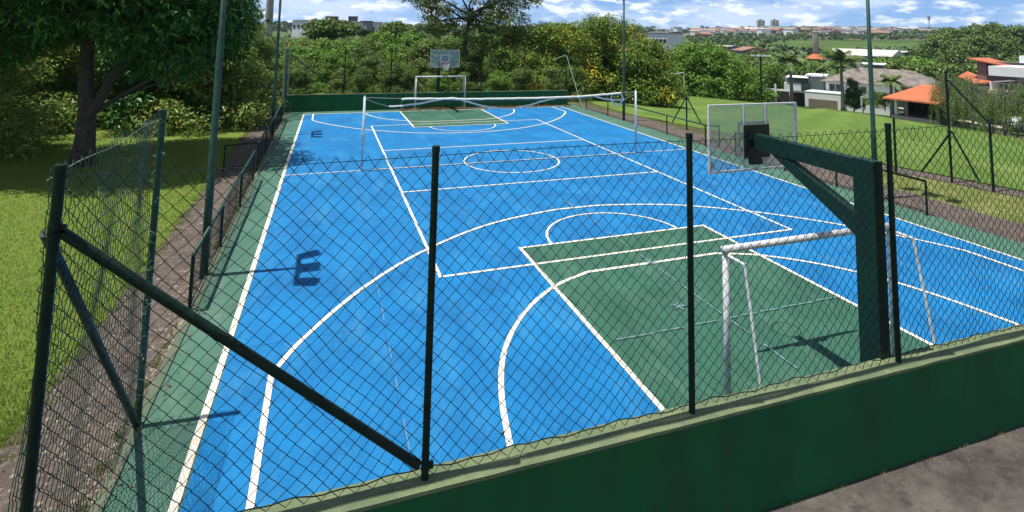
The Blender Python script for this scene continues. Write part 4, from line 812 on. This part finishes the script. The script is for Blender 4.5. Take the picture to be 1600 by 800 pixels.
for x in (.1,2.2): b=MB(); b.box(x-.08,x+.08,-.08,.08,-.8,.349); b.build('leg',M['white'],bn)
# ---------------------------------------------------------------- playing field fittings
def gp(u,v):
    return slope_hit(u,v)
def fpost(u,v,vt,r=.05):
    p=gp(u,v); d=(p-CP).dot(fw); return p,ztop(u,vt,d)-p.z
nf=empty('ball_stop_fence',gp(1400,263),label='row of thin dark ball-stop posts with braces along the near side of the playing field',cat='fence'); O_=nf.location.copy()
for u,v,vt in ((1073,198,150),(1400,263,185),(1487,277,112),(1552,290,188)):
    p,hh=fpost(u,v,vt); b=MB(); q=p-O_; b.tube([(q.x,q.y,-.3+q.z),(q.x,q.y,q.z+hh)],.04,8); b.build('post',M['gpost'],nf)
for (u0,v0),(u1,v1),dd in (((1072,152),(1050,192),0),((1072,150),(1095,192),0),((1487,205),(1440,268),0),((1487,205),(1530,283),0),((1481,125),(1545,192),0)):
    pm=gp(1073,198) if u0<1200 else gp(1487,277); d0=(pm-CP).dot(fw); a=wd(u0,v0,d0)-O_; c=wd(u1,v1,d0+(.6 if u1<u0 else -.9))-O_; b=MB(); b.tube([tuple(a),tuple(c)],.032,8); b.build('brace',M['gpost'],nf)
for u,v,vt,lb in ((1289,167,82,'thin dark pole at the far edge of the field left of the second palm'),(1202,152,108,'short thin pole beside the field lamp'),(1374,166,118,'slim dark pole in front of the white house right wing')):
    p,hh=fpost(u,v,vt); r=empty('thin_pole',p,label=lb,cat='pole'); b=MB(); b.tube([(0,0,-.3),(0,0,hh)],.07,8); b.build('shaft',M['gpost'],r)
    b=MB(); b.tube([(0,0,hh),(0,0,hh+.12)],.1,8); b.build('cap',M['gpost'],r)
p,hh=fpost(1190,162,90); r=empty('field_lamp',p,R(-40),label='dark field lamp post with a wide white bar of lamps on top',cat='lamp post'); b=MB(); b.tube([(0,0,-.3),(0,0,hh)],.13,10); b.build('pole',M['gpost'],r)
b=MB(); b.box(-1.5,1.5,-.1,.1,hh,hh+.12); b.build('crossbar',M['gpost'],r)
for x in (-1.15,-.35,.45,1.2): b=MB(); b.box(x-.33,x+.33,-.3,.25,hh+.13,hh+.38); b.build('lamp_head',M['lampw'],r)
p=gp(1043,153); d=(p-CP).dot(fw); a=gp(1018,152); c=gp(1069,153); r=empty('field_goal',a,math.atan2(c.y-a.y,c.x-a.x),label='white goal at the far end of the playing field beside the yellow flowering tree',cat='goal'); Wg=math.hypot(c.x-a.x,c.y-a.y)
for x in (0,Wg): b=MB(); b.tube([(x,0,-.1),(x,0,2.3)],.06,8); b.build('goalpost',M['white'],r)
b=MB(); b.tube([(0,0,2.3),(Wg,0,2.3)],.06,8); b.build('crossbar',M['white'],r)
# ---------------------------------------------------------------- background structures
D=120; p=gat(413,D); H=ztop(413,-60,D)-p.z; r=empty('concrete_column',p,label='tall pale concrete column rising above the thicket at the left',cat='column'); b=MB(); b.tube([(0,0,-1),(0,0,H*.5),(0,0,H*.78),(0,0,H)],[.95,.85,.72,.62],16); b.build('shaft',M['towerc'],r,smooth=True)
b=MB(); 
for z in (H*.6,H*.68,H*.76,H*.84): b.tube([(0,0,z),(0,0,z+.12)],.84-.28*(z/H-.5),16)
b.build('band',M['towerc'],r)
D=210; p=wd(1275,90,D); H=ztop(1275,48,D)-p.z; r=empty('water_tower',p,label='round grey concrete water tower rising from a small orange roof beyond the houses',cat='tower'); b=MB(); b.tube([(0,0,-12),(0,0,H*.95),(0,0,H)],[.98,1.12,1.05],18); b.build('shaft',M['towerc'],r,smooth=True)
b=MB(); b.tube([(0,0,H*.93),(0,0,H*.955)],1.2,18); b.tube([(0,0,H*.35),(0,0,H*.36)],1.16,18); b.build('ring',M['towerc'],r)
b=MB(); 
for k in range(12): a=k/12*6.283; b.tube([(1.05*math.cos(a),1.05*math.sin(a),H*.2),(1.13*math.cos(a),1.13*math.sin(a),H*.92)],.05,4)
b.build('rib',M['towerc'],r); b=MB(); b.tube([(0,0,-.4),(0,0,1.4)],[3.6,1.3],8); b.build('roof',M['clay'],r)
def shed(name,uL,DL,uR,DR,v,dep,h,label,roof='sheet',wall='hgrey',pitch=.9,cat='shed',win=0):
    f=Frame(uL,DL,uR,DR,v); r=house(name,f,label,cat); b=MB(); b.box(0,f.W,0,dep,-8,h); b.build('wall',M[wall],r); b=MB(); z=h+.02; e=.4
    b.add([(-e,-e,z),(f.W+e,-e,z),(f.W+e,dep+e,z),(-e,dep+e,z),(-e,dep/2,z+pitch),(f.W+e,dep/2,z+pitch)],[(0,1,5,4),(2,3,4,5),(1,2,5),(3,0,4),(3,2,1,0)]); b.build('roof',M[roof],r)
    for k in range(win):
        x=f.W*(k+.5)/win; q=MB(); q.box(x-.6,x+.6,-.08,.02,h*.3,h*.62); w_=q.build('window',M['hwhite'],r); q=MB(); q.box(x-.5,x+.5,-.1,-.07,h*.33,h*.59); q.build('pane',M['dglass_shade'],w_)
    return r
shed('long_shed',1292,200,1392,185,91,16,1.4,'long pale roofed shed right of the round water tower',pitch=2.2)
shed('long_shed',1362,225,1412,215,87,12,1.8,'low shed with a cream roof behind the long pale shed',pitch=.5)
shed('low_shed',1425,240,1470,235,97,8,.9,'thin pale roofed shed between the valley trees',pitch=.3)
shed('white_block',456,190,505,186,50,14,4.2,'long low white block at the left end of the skyline buildings',roof='hgrey',wall='hwhite',pitch=.2,cat='building',win=7)
shed('white_block',556,178,598,182,53,14,4.0,'white and grey stepped block behind the flat-topped tree',roof='hgrey',wall='hwhite',pitch=.2,cat='building',win=4)
shed('grey_block',572,176,582,177,53,10,4.2,'narrow grey block in front of the white stepped block',roof='hgrey',wall='hgrey',pitch=.1,cat='building')
shed('tank_house',508,190,521,190,34,5,1.9,'left grey rooftop tank house on the white skyline block',roof='hgrey',wall='slatey',pitch=.1,cat='tank house')
shed('tank_house',544,190,552,190,34,5,1.9,'right grey rooftop tank house near the umbrella trees',roof='hgrey',wall='slatey',pitch=.1,cat='tank house')
shed('white_block',1012,150,1042,146,74,9,4.0,'white building with square windows above the yellow flowering tree',roof='slatey',wall='hwhite',pitch=.4,cat='building',win=5)
shed('white_block',1058,330,1066,330,65,8,9,'small bright white block beyond the domed tree',roof='hwhite',wall='hwhite',pitch=.2,cat='building')
for u0,u1,v,D in ((1080,1094,72,250),(1114,1130,74,240),(1172,1212,66,900)): pass
shed('far_warehouse',1080,260,1095,258,76,9,1.6,'small pale roof just above the left part of the domed tree',pitch=.4)
shed('far_warehouse',1114,250,1140,245,78,9,1.8,'wide pale roof above the right part of the domed tree',pitch=.4)
shed('far_warehouse',1143,235,1160,225,86,12,2.2,'terracotta roofed shed at the right end of the domed tree',roof='terra',pitch=1.6)
# hillside town
def gfar(u,D):
    p=wd(u,60,D); z=gz(p.x,p.y); return Vector((p.x,p.y,z))
def vrow(P): d=P-CP; D=d.dot(fw); return CY+d.dot(dn)/D*CF
def cot(i,W,Dp,h,pitch,roof,wall):
    r=empty('town_house'); b=MB(); b.box(-W/2,W/2,-Dp/2,Dp/2,-3,h); b.build('wall',M[wall],r); b=MB(); e=.5; b.add([(-W/2-e,-Dp/2-e,h+.02),(W/2+e,-Dp/2-e,h+.02),(W/2+e,Dp/2+e,h+.02),(-W/2-e,Dp/2+e,h+.02),(-W/2-e,0,h+pitch),(W/2+e,0,h+pitch)],[(0,1,5,4),(2,3,4,5),(1,2,5),(3,0,4),(3,2,1,0)]); b.build('roof',M[roof],r); return r
ck=[(cot(0,11,9,3.4,2.2,'terra','hwhite'),'white-walled house with a terracotta roof in the hillside town'),(cot(1,14,9,3.2,2.0,'terra','hbeige'),'long beige house with a terracotta roof in the hillside town'),(cot(2,10,8,5.5,.6,'sheet','hwhite'),'boxy white house with a pale flat roof in the hillside town'),(cot(3,12,10,3.6,2.4,'oldtile','hwhite'),'house with a dark aged roof in the hillside town')]
used=[0]*4; random.seed(5); cnt=0; spots=[]
for ulo,uhi,Dlo,Dhi,n in ((1085,1240,680,950,58),(1195,1290,800,1250,28),(1285,1385,660,1050,96),(1375,1470,800,1250,40),(1470,1600,900,1300,14),(1010,1090,900,1300,10),(1150,1260,1200,1500,18),(1280,1430,1200,1500,32)):
    for i in range(n): spots.append((random.uniform(ulo,uhi),random.uniform(Dlo,Dhi)))
for u,D in spots:
    k=random.choices((0,1,2,3),(4,2,5,2))[0]; o=ck[k][0] if not used[k] else copy_tree(ck[k][0]); used[k]=1; p=gfar(u,D); o.location=p; o.rotation_euler.z=random.uniform(0,3.14); s=random.uniform(.95,1.45); o.scale=(s,s,s); o.name='town_house'; tag(o,ck[k][1],'house','houses of the hillside town')
def tower(u,D,vt,W,dep,label,name='apartment_tower'):
    p=gfar(u,D); H=ztop(u,vt,D)-p.z; r=empty(name,p,R(-20),label=label,cat='tower block'); 
    for s in (-1,1): b=MB(); b.box(s*W*.29-W*.2,s*W*.29+W*.2,-dep/2,dep/2,-3,H); b.build('wing',M['towerc'],r)
    b=MB(); b.box(-W*.088,W*.088,-dep/2+2,dep/2-2,-3,H-1); b.build('core',M['hwhite'],r); b=MB(); nfl=int(H/3)
    for k in range(nfl):
        for s in (-1,1): b.box(s*W*.29-W*.15,s*W*.29+W*.15,-dep/2-.12,-dep/2+.1,k*3+1.1,k*3+2.3)
    b.build('window_band',M['glass'],r); b=MB(); b.box(-W*.2,W*.2,-2,2,H+.01,H+3); b.build('roof_house',M['towerc'],r)
tower(1189,1500,31.5,17,14,'left high-rise apartment tower on the far ridge'); tower(1211,1500,31.5,17,14,'right high-rise apartment tower on the far ridge')
p=gfar(1453,1400); H=ztop(1453,24,1400)-p.z; r=empty('telecom_tower',p,label='lattice telecom tower standing on the far ridge at the right',cat='mast'); b=MB()
for sx_,sy_ in ((-1,-1),(1,-1),(1,1),(-1,1)): b.tube([(sx_*1.6,sy_*1.6,-3),(sx_*1.2,sy_*1.2,H)],.35,5)
for k in range(10): z=k*H/10; b.tube([(-1.5,-1.5,z),(1.5,-1.5,z+H/10)],.25,4); b.tube([(1.5,-1.5,z),(-1.5,-1.5,z+H/10)],.25,4)
b.build('lattice',M['galv'],r); b=MB(); b.box(-2.2,2.2,-2.2,2.2,H*.72,H*.95); b.build('antenna_cluster',M['hgrey'],r)
def longb(u0,u1,D,h,roof,wall,label,name='long_building',dep=30):
    p=gfar(u0,D); q=gfar(u1,D); z=min(p.z,q.z); r=empty(name,(p.x,p.y,z),math.atan2(q.y-p.y,q.x-p.x),label=label,cat='building'); W=math.hypot(q.x-p.x,q.y-p.y)
    b=MB(); b.box(0,W,0,dep,-6,h); b.build('wall',M[wall],r); b=MB(); b.add([(-1,-1,h+.05),(W+1,-1,h+.05),(W+1,dep+1,h+.05),(-1,dep+1,h+.05),(-1,dep/2,h+3),(W+1,dep/2,h+3)],[(0,1,5,4),(2,3,4,5),(1,2,5),(3,0,4)]); b.build('roof',M[roof],r)
longb(1146,1230,820,5,'sheet','terra','long reddish building with a pale roof in the middle of the town')
longb(1200,1330,900,5,'terra','hbeige','longest low terracotta building behind the water tower',dep=16)
longb(1196,1236,1350,7,'tealroof','tealroof','wide teal roofed shed below the apartment towers')
longb(1262,1300,1350,7,'sheet','hwhite','pale flat building on the ridge above the water tower')
longb(1410,1438,1150,6,'sheet','hwhite','white shed with a pale roof left of the telecom tower')
longb(1128,1168,1480,7,'slatey','slatey','long dark building on the ridge left of the apartment towers')
longb(1098,1112,640,5,'terra','terra','reddish house group above the domed tree')
# far woodland: one mass of leaf clumps
TS=np.array([(lambda q:(q.x-fw.x*9,q.y-fw.y*9))(gfar(u,D)) for u,D in spots]); rng=np.random.default_rng(77); cents=[];siz=[]
def wood(n,u0,u1,D0,D1,h0,h1,dens=None):
    for i in range(n):
        u=rng.uniform(u0,u1); D=math.sqrt(rng.uniform(D0*D0,D1*D1)); q=wd(u,60,D); z=gz(q.x,q.y); 
        if dens and mnoise.noise(Vector((q.x*dens,q.y*dens,3)))<-.05: continue
        if D>600 and len(TS) and np.min(np.hypot(TS[:,0]-q.x,TS[:,1]-q.y))<11: continue
        cents.append((q.x,q.y,z)); siz.append(rng.uniform(h0,h1))
wood(900,880,1640,150,300,6,11); wood(1100,330,1000,120,300,8,13); wood(420,1000,1640,300,360,5,8)
wood(700,900,1700,640,820,3,5,.009); wood(3000,850,1700,820,1500,4,8,.008); wood(900,850,1700,1400,1650,4,13,.004); wood(700,330,900,600,1500,8,14)
wood(120,1240,1640,1450,1620,9,13); wood(520,900,1700,590,660,3,5); wood(330,960,1230,380,600,3,6,.012); wood(420,-200,330,60,200,8,13)
cents=np.array(cents); siz=np.array(siz); dist=np.linalg.norm(cents[:,:2]-np.array([CP.x,CP.y]),axis=1)
V=[];F=[];base=0
for lo,hi,nl in ((0,220,150),(220,420,80),(420,900,44),(900,9999,24)):
    m_=(dist>=lo)&(dist<hi); c=cents[m_]; s=siz[m_]; n=len(c)
    if not n: continue
    d=rng.normal(0,1,(n,nl,3)); d/=np.linalg.norm(d,axis=2)[...,None]; r_=rng.uniform(.55,1,(n,nl,1)); P=c[:,None,:]+np.array([0,0,.55])*s[:,None,None]+d*r_*np.stack([s*.55,s*.55,s*.45],-1)[:,None,:]
    P=P.reshape(-1,3); D_=d.reshape(-1,3); sz=np.repeat(s,nl)[:,None]*(1.9/math.sqrt(nl)); a=rng.normal(0,1,P.shape); a-=D_*np.sum(a*D_,1)[:,None]*.6; a/=np.linalg.norm(a,axis=1)[:,None]; b_=np.cross(D_+rng.normal(0,.3,P.shape),a); b_/=np.linalg.norm(b_,axis=1)[:,None]
    sz=sz*rng.uniform(.5,1.1,sz.shape); v=np.stack([P-a*sz,P-b_*sz*.8,P+a*sz,P+b_*sz*.8],1).reshape(-1,3); f=np.arange(len(v)).reshape(-1,4)+base; base+=len(v); V.append(v);F.append(f)
npmesh('far_woodland',np.concatenate(V),np.concatenate(F),M['farleaf'],kind='stuff')
# grass blades on the near lawn and dry verge
def blades(name,mat,n,gen,h,w):
    x,y,z=gen(n); a=rng.uniform(0,6.283,n); hh=h*rng.uniform(.5,1.3,n); lean=rng.normal(0,.35,(n,2))*hh[:,None]; dx=np.cos(a)*w; dy=np.sin(a)*w
    V=np.stack([np.stack([x-dx,y-dy,z],-1),np.stack([x+dx,y+dy,z],-1),np.stack([x+lean[:,0],y+lean[:,1],z+hh],-1)],1).reshape(-1,3); npmesh(name,V,np.arange(len(V)).reshape(-1,3),mat,kind='stuff')
M['blade']=leafmat('grass blades',(0.14,.21,.035),(0.18,.25,.045),(0.28,.31,.11),.4,1.2)
M['dblade']=leafmat('dry grass blades',(0.20,.26,.07),(0.32,.33,.12),(0.60,.53,.28),.4,1.2)
def gl(n):
    d=8.5+19*rng.uniform(0,1,n)**1.6; y=CP.y+d; x=-10.05-rng.uniform(0,1,n)**1.0*(.45*d+1.0)+.12*np.sin(y*3); return x,y,np.full(n,-.05)
blades('lawn_grass',M['blade'],90000,gl,.055,.006)
def gw(n):
    y=rng.uniform(-15,15,n); k=np.sin(y*3.1)+np.sin(y*7.7+1)+np.sin(y*1.3+2); x=np.where(rng.uniform(0,1,n)<.45,-8.93-np.abs(rng.normal(0,.05,n)),-10.1+rng.normal(0,.10,n)); y=np.where(k>.3,y,np.round(y*2)/2+rng.normal(0,.05,n)); return x,y,np.full(n,-.04)
blades('kerb_weeds',M['blade'],9000,gw,.06,.006)
def gw2(n):
    x=rng.uniform(-8,8,n); x=np.round(x*1.5)/1.5+rng.normal(0,.07,n); return x,-15.23-.0153*(x+8.95)-np.abs(rng.normal(0,.02,n)),np.full(n,-.03)
blades('wall_weeds',M['dblade'],500,gw2,.035,.004)
def gr(n): y=rng.uniform(-13,16,n); x=11.0+rng.uniform(0,1,n)*(2.2-(y+5)*.16); return x,y,np.full(n,-.05)
blades('verge_grass',M['dblade'],30000,gr,.06,.008)

# ---------------------------------------------------------------- air
hz=MB(); hz.box(-2700,2700,-2700,2700,-75,75); t=NT('haze'); t.n.remove(t.b); pv=t.N('ShaderNodeVolumePrincipled'); pv.inputs['Color'].default_value=(.72,.82,1,1); pv.inputs['Density'].default_value=.00012; pv.inputs['Anisotropy'].default_value=.3
t.l.new(pv.outputs[0],t.n['Material Output'].inputs['Volume']); hz.build('haze',t.m,kind='stuff')
